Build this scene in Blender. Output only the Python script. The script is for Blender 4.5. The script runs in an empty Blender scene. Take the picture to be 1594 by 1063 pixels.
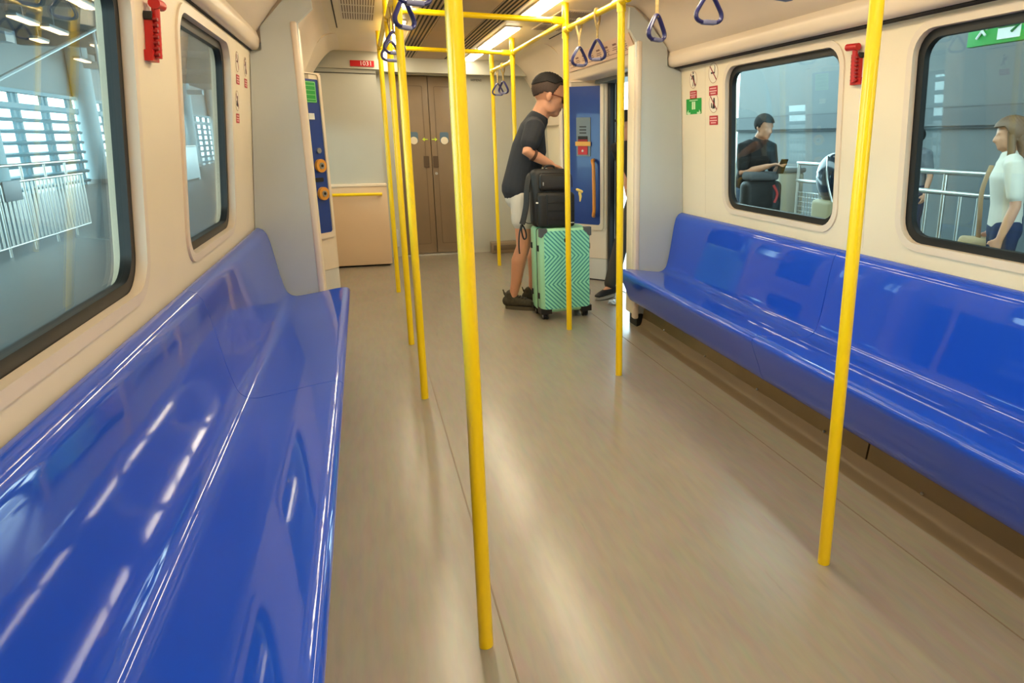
import bpy, bmesh, math, random
from mathutils import Vector, Matrix
random.seed(7)
PI = math.pi
SC = bpy.context.scene
COL = SC.collection

# ------------------------------------------------------------------ camera, sky, exposure
def cam_axes(yaw, pitch, roll):
    F = Vector((math.sin(yaw)*math.cos(pitch), math.cos(yaw)*math.cos(pitch), math.sin(pitch)))
    R = Vector((math.cos(yaw), -math.sin(yaw), 0))
    U = R.cross(F)
    c, s = math.cos(roll), math.sin(roll)
    return c*R+s*U, c*U-s*R, F
FPX, CX, CY, YAW, PITCH, ROLL = 1044.762, 950.265, 487.711, 0.34678, -0.25413, 0.0036
CAMPOS = Vector((-0.7674, 0.0, 1.35))
cd = bpy.data.cameras.new('camera')
cam = bpy.data.objects.new('camera', cd)
COL.objects.link(cam)
R_, U_, F_ = cam_axes(YAW, PITCH, ROLL)
cam.matrix_world = Matrix(((R_.x, U_.x, -F_.x, CAMPOS.x), (R_.y, U_.y, -F_.y, CAMPOS.y), (R_.z, U_.z, -F_.z, CAMPOS.z), (0, 0, 0, 1)))
cd.sensor_fit = 'HORIZONTAL'
cd.sensor_width = 36.0
cd.lens = FPX/1594*36.0
cd.shift_x = (797-CX)/1594
cd.shift_y = (CY-531.5)/1594
cd.clip_start = 0.02
cd.clip_end = 400
SC.camera = cam

world = bpy.data.worlds.new('World')
SC.world = world
world.use_nodes = True
wb = world.node_tree.nodes['Background']
wb.inputs['Color'].default_value = (0.66, 0.93, 1.0, 1)
wb.inputs['Strength'].default_value = 8.0
SC.view_settings.view_transform = 'Standard'
SC.view_settings.look = 'None'
SC.view_settings.gamma = 1
SC.view_settings.use_curve_mapping = False
SC.view_settings.exposure = 0.08
LAMP = 22.0            # strength of the car's ceiling diffusers
LAMP_COL = (1.0, 0.88, 0.64, 1)

# ------------------------------------------------------------------ helpers
def lin(c):
    c = c/255
    return c/12.92 if c <= 0.04045 else ((c+0.055)/1.055)**2.4
def S(r, g, b): return (lin(r), lin(g), lin(b), 1)
MATS = {}
def mat(name, col, rough=0.5, metal=0.0, coat=0.0, noise=0.0, nscale=20, emit=0, spec=0.5, bump=0.0, stretch=(1, 1, 1), col2=None):
    if name in MATS: return MATS[name]
    m = bpy.data.materials.new(name); m.use_nodes = True
    nt = m.node_tree; b = nt.nodes['Principled BSDF']
    b.inputs['Base Color'].default_value = col
    b.inputs['Roughness'].default_value = rough
    b.inputs['Metallic'].default_value = metal
    b.inputs['Coat Weight'].default_value = coat
    b.inputs['Coat Roughness'].default_value = 0.045
    b.inputs['Specular IOR Level'].default_value = spec
    if emit:
        b.inputs['Emission Color'].default_value = col
        b.inputs['Emission Strength'].default_value = emit
    if noise or bump or col2:
        tc = nt.nodes.new('ShaderNodeTexCoord'); mp = nt.nodes.new('ShaderNodeMapping')
        mp.inputs['Scale'].default_value = stretch
        nz = nt.nodes.new('ShaderNodeTexNoise'); nz.inputs['Scale'].default_value = nscale; nz.inputs['Detail'].default_value = 5
        nt.links.new(tc.outputs['Object'], mp.inputs['Vector']); nt.links.new(mp.outputs['Vector'], nz.inputs['Vector'])
        if noise or col2:
            mx = nt.nodes.new('ShaderNodeMix'); mx.data_type = 'RGBA'
            k = 1-noise
            mx.inputs[6].default_value = (col[0]*k, col[1]*k, col[2]*k, 1) if col2 is None else col2
            mx.inputs[7].default_value = col if col2 is not None else (min(1, col[0]*(1+noise)), min(1, col[1]*(1+noise)), min(1, col[2]*(1+noise)), 1)
            rp = nt.nodes.new('ShaderNodeMapRange'); rp.inputs[1].default_value = .3; rp.inputs[2].default_value = .7
            nt.links.new(nz.outputs['Fac'], rp.inputs[0]); nt.links.new(rp.outputs[0], mx.inputs[0])
            nt.links.new(mx.outputs[2], b.inputs['Base Color'])
        if bump:
            bp = nt.nodes.new('ShaderNodeBump'); bp.inputs['Strength'].default_value = bump; bp.inputs['Distance'].default_value = 0.004
            nt.links.new(nz.outputs['Fac'], bp.inputs['Height']); nt.links.new(bp.outputs[0], b.inputs['Normal'])
    MATS[name] = m
    return m

def glass(name, tint, ior=1.5, rough=0.0):
    m = bpy.data.materials.new(name); m.use_nodes = True
    nt = m.node_tree; nt.nodes.remove(nt.nodes['Principled BSDF'])
    out = nt.nodes['Material Output']
    tr = nt.nodes.new('ShaderNodeBsdfTransparent'); tr.inputs[0].default_value = tint
    gl = nt.nodes.new('ShaderNodeBsdfGlossy'); gl.inputs['Roughness'].default_value = rough
    lw = nt.nodes.new('ShaderNodeLayerWeight'); lw.inputs[0].default_value = .5      # Schlick, the same on both faces of the sheet
    pw = nt.nodes.new('ShaderNodeMath'); pw.operation = 'POWER'; pw.inputs[1].default_value = 5
    fr = nt.nodes.new('ShaderNodeMath'); fr.operation = 'MULTIPLY_ADD'; fr.inputs[1].default_value = .957; fr.inputs[2].default_value = .043
    nt.links.new(lw.outputs['Facing'], pw.inputs[0]); nt.links.new(pw.outputs[0], fr.inputs[0])
    mx = nt.nodes.new('ShaderNodeMixShader')
    nt.links.new(fr.outputs[0], mx.inputs[0]); nt.links.new(tr.outputs[0], mx.inputs[1]); nt.links.new(gl.outputs[0], mx.inputs[2])
    nt.links.new(mx.outputs[0], out.inputs[0])
    MATS[name] = m
    return m

def mesh_obj(name, me, m=None, parent=None):
    o = bpy.data.objects.new(name, me)
    if m is not None:
        me.materials.clear(); me.materials.append(m)
    COL.objects.link(o)
    if parent is not None: o.parent = parent
    return o

def tag(o, label, cat, group=None):
    o['label'] = label; o['category'] = cat
    if group: o['group'] = group
    return o
def thing(name, label, cat, loc=(0, 0, 0), rz=0, group=None):
    o = bpy.data.objects.new(name, None); COL.objects.link(o)
    o.empty_display_size = 0.05
    o.location = loc; o.rotation_euler = (0, 0, rz)
    return tag(o, label, cat, group)
def copy_tree(o, parent=None, **kw):
    c = o.copy(); COL.objects.link(c)
    if parent is not None: c.parent = parent
    for k, v in kw.items(): c[k] = v
    for ch in list(o.children): copy_tree(ch, c)
    return c

class MB:
    """collects shapes into one mesh; root = point subtracted so that children sit in their root's frame"""
    def __init__(self, root=(0, 0, 0)):
        self.bm = bmesh.new(); self.root = Vector(root)
    def box(self, c, s, rot=None, bev=0.0, seg=2):
        r = bmesh.ops.create_cube(self.bm, size=1.0)
        vs = r['verts']
        M = Matrix.Translation(Vector(c)) @ (rot.to_4x4() if rot is not None else Matrix.Identity(4)) @ Matrix.Diagonal((*s, 1))
        bmesh.ops.transform(self.bm, matrix=M, verts=vs)
        if bev:
            es = list({e for v in vs for e in v.link_edges})
            bmesh.ops.bevel(self.bm, geom=es, offset=bev, segments=seg, affect='EDGES', profile=0.5)
        return self
    def lohi(self, lo, hi, bev=0.0, seg=2):
        lo, hi = Vector(lo), Vector(hi)
        return self.box((lo+hi)/2, tuple(abs(a) for a in (hi-lo)), None, bev, seg)
    def tube(self, pts, r, seg=12, closed=False, caps=True):
        pts = [Vector(p) for p in pts]; n = len(pts)
        rs = r if isinstance(r, (list, tuple)) else [r]*n
        rings = []; nrm = None
        for i, p in enumerate(pts):
            if closed: t = (pts[(i+1) % n]-pts[i-1]).normalized()
            else: t = (pts[min(i+1, n-1)]-pts[max(i-1, 0)]).normalized()
            if nrm is None:
                a = Vector((0, 0, 1)) if abs(t.z) < .9 else Vector((1, 0, 0))
                nrm = (a-t*a.dot(t)).normalized()
            else: nrm = (nrm-t*nrm.dot(t)).normalized()
            b = t.cross(nrm)
            ra, rb = rs[i] if isinstance(rs[i], (list, tuple)) else (rs[i], rs[i])
            rings.append([self.bm.verts.new(p+nrm*math.cos(2*PI*k/seg)*ra+b*math.sin(2*PI*k/seg)*rb) for k in range(seg)])
        for i in range(n if closed else n-1):
            A, B = rings[i], rings[(i+1) % n]
            for k in range(seg): self.bm.faces.new((A[k], A[(k+1) % seg], B[(k+1) % seg], B[k]))
        if caps and not closed:
            self.bm.faces.new(rings[0][::-1]); self.bm.faces.new(rings[-1])
        return self
    def limb(self, nodes, ref=(1, 0, 0), seg=14):
        """nodes: (point, r_along_ref, r_across); rounded ends"""
        P = [(Vector(p), a, b) for p, a, b in nodes]; n = len(P)
        ref = Vector(ref); ext = []
        def tan(i): return (P[min(i+1, n-1)][0]-P[max(i-1, 0)][0]).normalized()
        t0, t1 = tan(0), tan(n-1)
        for k in (0, 1, 2):
            a = (k+.35)/3*PI/2
            m = min(P[0][1], P[0][2])
            ext.append((P[0][0]-t0*m*math.cos(a), P[0][1]*math.sin(a), P[0][2]*math.sin(a), t0))
        for i in range(n): ext.append((P[i][0], P[i][1], P[i][2], tan(i)))
        for k in (2, 1, 0):
            a = (k+.35)/3*PI/2
            m = min(P[-1][1], P[-1][2])
            ext.append((P[-1][0]+t1*m*math.cos(a), P[-1][1]*math.sin(a), P[-1][2]*math.sin(a), t1))
        rings = []
        for p, a, b, t in ext:
            u = ref-t*ref.dot(t)
            if u.length < 1e-4: u = Vector((0, 1, 0))-t*t.y
            u.normalize(); w = t.cross(u)
            rings.append([self.bm.verts.new(p+u*a*math.cos(2*PI*k/seg)+w*b*math.sin(2*PI*k/seg)) for k in range(seg)])
        for A, B in zip(rings, rings[1:]):
            for k in range(seg): self.bm.faces.new((A[k], A[(k+1) % seg], B[(k+1) % seg], B[k]))
        self.bm.faces.new(rings[0][::-1]); self.bm.faces.new(rings[-1])
        return self
    def ball(self, c, ax, seg=16, rings=10):
        """ax: three vectors (or three radii along the world axes)"""
        if not isinstance(ax[0], Vector): ax = (Vector((ax[0], 0, 0)), Vector((0, ax[1], 0)), Vector((0, 0, ax[2])))
        r = bmesh.ops.create_uvsphere(self.bm, u_segments=seg, v_segments=rings, radius=1)
        M = Matrix((ax[0], ax[1], ax[2])).transposed().to_4x4(); M.translation = Vector(c)
        bmesh.ops.transform(self.bm, matrix=M, verts=r['verts'])
        return self
    def cyl(self, a, b, r, seg=20):
        return self.tube([a, b], r, seg)
    def prism(self, poly, fn, d0, d1):
        """poly: 2-D loop; fn(u, v, d) -> 3-D; separate cap vertices so smooth shading stays clean"""
        n = len(poly)
        A = [self.bm.verts.new(fn(u, v, d0)) for u, v in poly]; B = [self.bm.verts.new(fn(u, v, d1)) for u, v in poly]
        for i in range(n): self.bm.faces.new((A[i], A[(i+1) % n], B[(i+1) % n], B[i]))
        for d in (d0, d1):
            f = self.bm.faces.new([self.bm.verts.new(fn(u, v, d)) for u, v in poly]); f.tag = True
        return self
    def ring(self, outer, inner, fn, d0, d1):
        n = len(outer)
        L = [[self.bm.verts.new(fn(u, v, d)) for u, v in lp] for lp, d in ((outer, d0), (inner, d0), (inner, d1), (outer, d1))]
        for j in range(4):
            A, B = L[j], L[(j+1) % 4]
            for i in range(n): self.bm.faces.new((A[i], A[(i+1) % n], B[(i+1) % n], B[i]))
        return self
    def plate(self, outer, holes, fn, d0, d1):
        """flat sheet with holes, given thickness"""
        for d in (d0, d1):
            es = []
            for lp in [outer]+holes:
                vs = [self.bm.verts.new((u, v, 0)) for u, v in lp]
                es += [self.bm.edges.new((vs[i], vs[(i+1) % len(vs)])) for i in range(len(vs))]
            g = bmesh.ops.triangle_fill(self.bm, use_beauty=True, use_dissolve=False, edges=es)
            vs = {v for e in es for v in e.verts}
            for v in vs: v.co = fn(v.co.x, v.co.y, d)
        for lp in [outer]+holes:
            n = len(lp)
            A = [self.bm.verts.new(fn(u, v, d0)) for u, v in lp]; B = [self.bm.verts.new(fn(u, v, d1)) for u, v in lp]
            for i in range(n): self.bm.faces.new((A[i], A[(i+1) % n], B[(i+1) % n], B[i]))
        return self
    def mesh(self, name, smooth=True, angle=40):
        bmesh.ops.recalc_face_normals(self.bm, faces=self.bm.faces)
        for v in self.bm.verts: v.co -= self.root
        me = bpy.data.meshes.new(name)
        self.bm.to_mesh(me); self.bm.free()
        if smooth:
            me.polygons.foreach_set('use_smooth', [True]*len(me.polygons))
            me.set_sharp_from_angle(angle=math.radians(angle))
        me.update()
        return me
    def build(self, name, m, parent=None, smooth=True, angle=40):
        return mesh_obj(name, self.mesh(name, smooth, angle), m, parent)
    def remesh(self, name, m, parent, voxel=0.006, it=6, fac=0.5):
        """fuse everything collected so far into one continuous skin"""
        bmesh.ops.recalc_face_normals(self.bm, faces=self.bm.faces)
        me = bpy.data.meshes.new('tmp'); self.bm.to_mesh(me); self.bm.free()
        o = bpy.data.objects.new('tmp', me); COL.objects.link(o)
        r = o.modifiers.new('r', 'REMESH'); r.mode = 'VOXEL'; r.voxel_size = voxel
        s = o.modifiers.new('s', 'SMOOTH'); s.factor = fac; s.iterations = it
        bpy.context.view_layer.update()
        me2 = bpy.data.meshes.new_from_object(o.evaluated_get(bpy.context.evaluated_depsgraph_get()))
        bpy.data.objects.remove(o); bpy.data.meshes.remove(me)
        me2.name = name
        for v in me2.vertices: v.co -= self.root
        me2.polygons.foreach_set('use_smooth', [True]*len(me2.polygons))
        return mesh_obj(name, me2, m, parent)

def struct(o): o['kind'] = 'structure'; return o
def rrect(a0, a1, b0, b1, r, n=6):
    out = []
    for cx, cy, s in ((a1-r, b1-r, 0), (a0+r, b1-r, 1), (a0+r, b0+r, 2), (a1-r, b0+r, 3)):
        for k in range(n+1):
            t = PI/2*(s+k/n); out.append((cx+r*math.cos(t), cy+r*math.sin(t)))
    return out
def catmull(pts, n=5):
    out = []
    for i in range(len(pts)-1):
        p0, p1, p2, p3 = pts[max(i-1, 0)], pts[i], pts[i+1], pts[min(i+2, len(pts)-1)]
        for k in range(n):
            t = k/n
            out.append(tuple(.5*((2*b)+(-a+c)*t+(2*a-5*b+4*c-d)*t*t+(-a+3*b-3*c+d)*t**3) for a, b, c, d in zip(p0, p1, p2, p3)))
    out.append(pts[-1])
    return out
def text_mesh(body, size, fn, name, m, parent=None, depth=0.0008):
    """lettering laid on a surface: fn(u, v, d) -> 3-D, centred on u = v = 0"""
    cu = bpy.data.curves.new('tmp', 'FONT'); cu.body = body; cu.size = size
    cu.align_x = 'CENTER'; cu.align_y = 'CENTER'; cu.resolution_u = 2; cu.extrude = depth
    o = bpy.data.objects.new('tmp', cu); COL.objects.link(o)
    bpy.context.view_layer.update()
    me = bpy.data.meshes.new_from_object(o.evaluated_get(bpy.context.evaluated_depsgraph_get()))
    bpy.data.objects.remove(o)
    for v in me.vertices: v.co = fn(v.co.x, v.co.y, v.co.z)
    return mesh_obj(name, me, m, parent)

# ------------------------------------------------------------------ materials
CREAM = mat('cream_panel', S(240, 224, 194), .42, noise=.02, nscale=3)
CREAM2 = mat('cream_moulding', S(232, 214, 190), .35, noise=.02, nscale=3)
GREY = mat('grey_screen', S(194, 198, 192), .38, noise=.02, nscale=4)
ENDGREY = mat('end_wall_grey', S(190, 188, 175), .4, noise=.02, nscale=3)
PEACH = mat('peach_laminate', S(226, 196, 160), .42, noise=.02, nscale=3)
BLUE = mat('blue_seat_plastic', S(16, 76, 200), .45, coat=1.0, spec=.15, noise=.04, nscale=2)
BLUEPANEL = mat('blue_enamel', S(14, 58, 140), .3, coat=.3)
YELLOW = mat('yellow_powder_coat', S(255, 216, 0), .3, coat=.3)
ORANGE = mat('orange_rail', S(232, 150, 60), .3, coat=.3)
NAVY = mat('navy_plastic', S(38, 38, 92), .3, coat=.3)
WEB = mat('strap_webbing', S(176, 150, 96), .8, noise=.2, nscale=60)
BLACKR = mat('black_rubber', S(18, 20, 20), .45)
STEEL = mat('brushed_steel', S(190, 190, 185), .3, metal=1)
KICK = mat('kick_metal', S(150, 132, 98), .28, metal=.75, noise=.06, nscale=6)
DARK = mat('dark_gap', S(20, 18, 16), .8)
BROWN = mat('brown_door_leaf', S(134, 112, 86), .4, noise=.05, nscale=4)
REDP = mat('red_plastic', S(196, 24, 20), .4)
REDS = mat('red_sign', S(188, 30, 40), .5)
GREENS = mat('green_sign', S(26, 160, 60), .5)
WHITE = mat('white_print', S(238, 236, 228), .5)
BLACKP = mat('black_print', S(34, 30, 28), .6)
TAN = mat('ceiling_grille_panel', S(188, 160, 126), .5, noise=.04, nscale=8)
GREYM = mat('grey_metal_plate', S(120, 128, 132), .4, metal=.3)
PINKMAP = mat('route_map_paper', S(238, 205, 180), .5)
LAMPM = mat('lamp_diffuser', LAMP_COL, .5, emit=LAMP)
GLASS = glass('window_glass', (0.88, 0.94, 0.93, 1), 1.52)

def floor_material():
    m = bpy.data.materials.new('floor_lino'); m.use_nodes = True
    nt = m.node_tree; b = nt.nodes['Principled BSDF']
    tc = nt.nodes.new('ShaderNodeTexCoord'); L = nt.links.new
    def nz(scale, st, det=6):
        mp = nt.nodes.new('ShaderNodeMapping'); mp.inputs['Scale'].default_value = st
        n = nt.nodes.new('ShaderNodeTexNoise'); n.inputs['Scale'].default_value = scale; n.inputs['Detail'].default_value = det
        L(tc.outputs['Object'], mp.inputs['Vector']); L(mp.outputs['Vector'], n.inputs['Vector'])
        return n
    big = nz(2.2, (1.4, .6, 1)); fine = nz(40, (1, .16, 1)); scuff = nz(26, (1.3, .16, 1), 3)
    mx = nt.nodes.new('ShaderNodeMix'); mx.data_type = 'RGBA'
    mx.inputs[6].default_value = S(128, 117, 101); mx.inputs[7].default_value = S(151, 141, 126)
    L(big.outputs['Fac'], mx.inputs[0])
    m2 = nt.nodes.new('ShaderNodeMix'); m2.data_type = 'RGBA'; m2.blend_type = 'OVERLAY'; m2.inputs[0].default_value = .22
    L(mx.outputs[2], m2.inputs[6]); L(fine.outputs['Color'], m2.inputs[7])
    hue = nt.nodes.new('ShaderNodeMix'); hue.data_type = 'RGBA'; hue.inputs[7].default_value = S(92, 78, 62)
    rp = nt.nodes.new('ShaderNodeMapRange'); rp.inputs[1].default_value = .68; rp.inputs[2].default_value = .8; rp.inputs[4].default_value = .25
    L(scuff.outputs['Fac'], rp.inputs[0]); L(rp.outputs[0], hue.inputs[0]); L(m2.outputs[2], hue.inputs[6])
    bw = nt.nodes.new('ShaderNodeHueSaturation'); bw.inputs['Saturation'].default_value = .95
    L(hue.outputs[2], bw.inputs['Color']); L(bw.outputs[0], b.inputs['Base Color'])
    b.inputs['Roughness'].default_value = .5
    b.inputs['Coat Weight'].default_value = .75; b.inputs['Coat Roughness'].default_value = .22; b.inputs['Coat IOR'].default_value = 1.6
    bp = nt.nodes.new('ShaderNodeBump'); bp.inputs['Strength'].default_value = .06; bp.inputs['Distance'].default_value = .003
    L(fine.outputs['Fac'], bp.inputs['Height']); L(bp.outputs[0], b.inputs['Normal'])
    b.inputs['Specular IOR Level'].default_value = .3
    L(bp.outputs[0], b.inputs['Coat Normal'])
    return m
FLOOR = floor_material()

# ------------------------------------------------------------------ the car's shell
LEAN = {1: .045, -1: .09}
def wx(s, z, d=0.0): return s*(1.40-LEAN[s]*(z-.85)+d)
def wall_fn(s): return lambda y, z, d: Vector((wx(s, z, d), y, z))
BACK, SCR, END = -2.4, 4.45, 8.36      # added wall behind the camera, face of the draught screens, end wall

f = MB().lohi((-1.55, BACK, -.12), (1.5, END+.1, 0)).build('floor', FLOOR, smooth=False); struct(f)
# lengthwise joins of the floor sheet
for i, x in enumerate((-.50, .86)):
    struct(MB().lohi((x-.0025, BACK, -.002), (x+.0025, END-.2, .0012)).build('trim_%d' % (i+1), mat('floor_seam', S(120, 102, 82), .5), smooth=False))

WINS = {-1: [(1.20, 2.27), (2.80, 3.78), (-.5, .6)], 1: [(1.22, 2.30), (2.75, 3.83), (-.5, .6)]}
WZ0, WZ1 = .925, 1.775
FARW = (6.75, 7.5)
wn = 1
for s, nm in ((-1, 'left'), (1, 'right')):
    fn = wall_fn(s)
    holes = [rrect(a, b, WZ0, WZ1, .10) for a, b in WINS[s]]
    w = MB().plate([(BACK, -.02), (SCR+.034, -.02), (SCR+.034, 1.93), (BACK, 1.93)], holes, fn, 0, .075).build('wall_'+nm, CREAM, angle=30)
    struct(w)
    ye = END if s > 0 else 7.64
    w2 = MB().plate([(6.1, -.02), (ye, -.02), (ye, 2.0), (6.1, 2.0)], [rrect(*FARW, .8, 1.75, .08)], fn, 0, .075)
    struct(w2.build('wall_%s_rear' % nm, CREAM, angle=30))
    wall_wins = [(a, b, WZ0, WZ1, .10) for a, b in WINS[s]]+[(*FARW, .8, 1.75, .08)]
    for a, b, z0, z1, r in wall_wins:
        root = struct(bpy.data.objects.new('window_%d' % wn, None)); COL.objects.link(root); wn += 1
        root.empty_display_size = .05
        e = .012
        MB().ring(rrect(a-.03, b+.03, z0-.03, z1+.03, r+.03), rrect(a+.002, b-.002, z0+.002, z1-.002, r), fn, -.008, .02).build('window_frame', CREAM2, root, angle=60)
        MB().ring(rrect(a-e, b+e, z0-e, z1+e, r), rrect(a+.034, b-.034, z0+.034, z1-.034, r-.02), fn, .022, .05).build('gasket', BLACKR, root, angle=60)
        MB().prism(rrect(a+.02, b-.02, z0+.02, z1-.02, r-.02), fn, .036, .042).build('pane', GLASS, root, smooth=False)
    # seams between wall panels
for y in (4.10, 2.53):
    struct(MB().prism([(y-.0012, .86), (y+.0012, .86), (y+.0012, 1.82), (y-.0012, 1.82)], wall_fn(1), -.0006, .02).build('trim_%d' % (3+(y < 3)), mat('panel_joint', S(214, 196, 166), .5), smooth=False))

# ceiling slab, curved coves over the seats
struct(MB().lohi((-1.0, BACK, 2.205), (1.0, END+.1, 2.4)).build('ceiling', CREAM, smooth=False))
struct(MB().lohi((-.155, BACK, 2.197), (.155, 8.15, 2.206)).build('ceiling_panel', TAN, smooth=False))
cove_in = catmull([(.93, 2.206), (1.03, 2.19), (1.12, 2.12), (1.19, 2.03), (1.245, 1.955), (1.268, 1.925)], 6)+catmull([(1.262, 1.905), (1.257, 1.885), (1.262, 1.85), (1.275, 1.832), (1.30, 1.826)], 4)+[(1.335, 1.834), (1.5, 1.84), (1.5, 2.4), (.93, 2.4)]
for s, nm in ((-1, 'left'), (1, 'right')):
    struct(MB().prism(cove_in, lambda u, v, d: Vector((s*u, d, v)), BACK, SCR+.02).build('ceiling_cove_'+nm, CREAM2))
    # dark shadow gap over the window wall
    struct(MB().lohi((s*1.30, BACK, 1.822), (s*1.40, SCR, 1.832)).build('trim_%d' % (5 if s < 0 else 6), DARK, smooth=False))
cove_far = catmull([(.88, 2.206), (.98, 2.18), (1.08, 2.08), (1.18, 1.93), (1.25, 1.78), (1.30, 1.62), (1.325, 1.5)], 6)+[(1.5, 1.5), (1.5, 2.4), (.88, 2.4)]
for s, nm in ((-1, 'left'), (1, 'right')):
    c = MB().prism(cove_far, lambda u, v, d: Vector((s*u, d, v)), 6.5, END if s > 0 else 7.6)
    struct(c.build('ceiling_cove_rear_'+nm, CREAM2))
    # the header over the doors, its lower edge and the door soffit
    hd = catmull([(.93, 2.206), (1.00, 2.18), (1.06, 2.10), (1.12, 1.98), (1.15, 1.92), (1.17, 1.885), (1.21, 1.87)], 5)+[(1.43, 1.87), (1.5, 2.4), (.93, 2.4)]
    struct(MB().prism(hd, lambda u, v, d: Vector((s*u, d, v)), SCR+.03, 6.5).build('door_header_'+nm, CREAM2))
    struct(MB().lohi((s*1.3, SCR, 1.84), (s*1.5, 6.2, 1.93)).build('door_lintel_'+nm, GREYM, smooth=False))
# car skin outside; wall added behind the camera to keep sky light out
struct(MB().lohi((-1.56, BACK-.1, -.2), (1.56, BACK, 2.45)).build('wall_back', CREAM, smooth=False))
struct(MB().lohi((-1.56, BACK-.1, 2.4), (1.56, END+.2, 2.5)).build('roof_skin', GREYM, smooth=False))

# ------------------------------------------------------------------ draught screens and door pillars
for s, nm in ((-1, 'left'), (1, 'right')):
    zt = 2.0
    def top_x(z): return 0
    ex = .03 if s < 0 else 0.0
    wl_ = lambda z: 1.397-LEAN[s]*(z-.85)
    sh = [(1.06+ex, .10), (wl_(.1), .10), (wl_(1.80), 1.80), (1.25, 1.83), (1.245, 1.95), (1.11, 2.10), (1.0, 2.19), (.97, 2.19), (.965, 2.06), (1.02+ex, 1.98)]
    root = thing('draught_screen', 'grey draught screen closing the far end of the %s bench beside the %s' % (nm, 'closed left doors' if s < 0 else 'open doorway'), 'partition', (s*1.2, SCR, .1))
    o = MB((s*1.2, SCR, .1)).prism(sh, lambda u, v, d: Vector((s*u, d, v)), SCR, SCR+.035)
    o.build('screen_panel', GREY, root, smooth=False)
    MB((s*1.2, SCR, .1)).lohi((s*(1.022+ex), SCR-.006, .06), (s*(1.062+ex), SCR+.05, 1.99), .014, 4).build('edge_trim', CREAM2, root)
    MB((s*1.2, SCR, .1)).lohi((s*(1.022+ex), SCR+.045, .09), (s*1.09, SCR+.17, 1.97), .012, 3).build('door_post', CREAM, root)
    MB((s*1.2, SCR, .1)).lohi((s*1.05, SCR+.005, 0), (s*1.10, SCR+.15, .09)).build('foot', BLACKR, root, smooth=False)
    MB((s*1.2, SCR, .1)).lohi((s*1.09, SCR+.036, 0), (s*1.48, SCR+.18, 1.868)).build('door_pocket', GREY, root, smooth=False)

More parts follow.
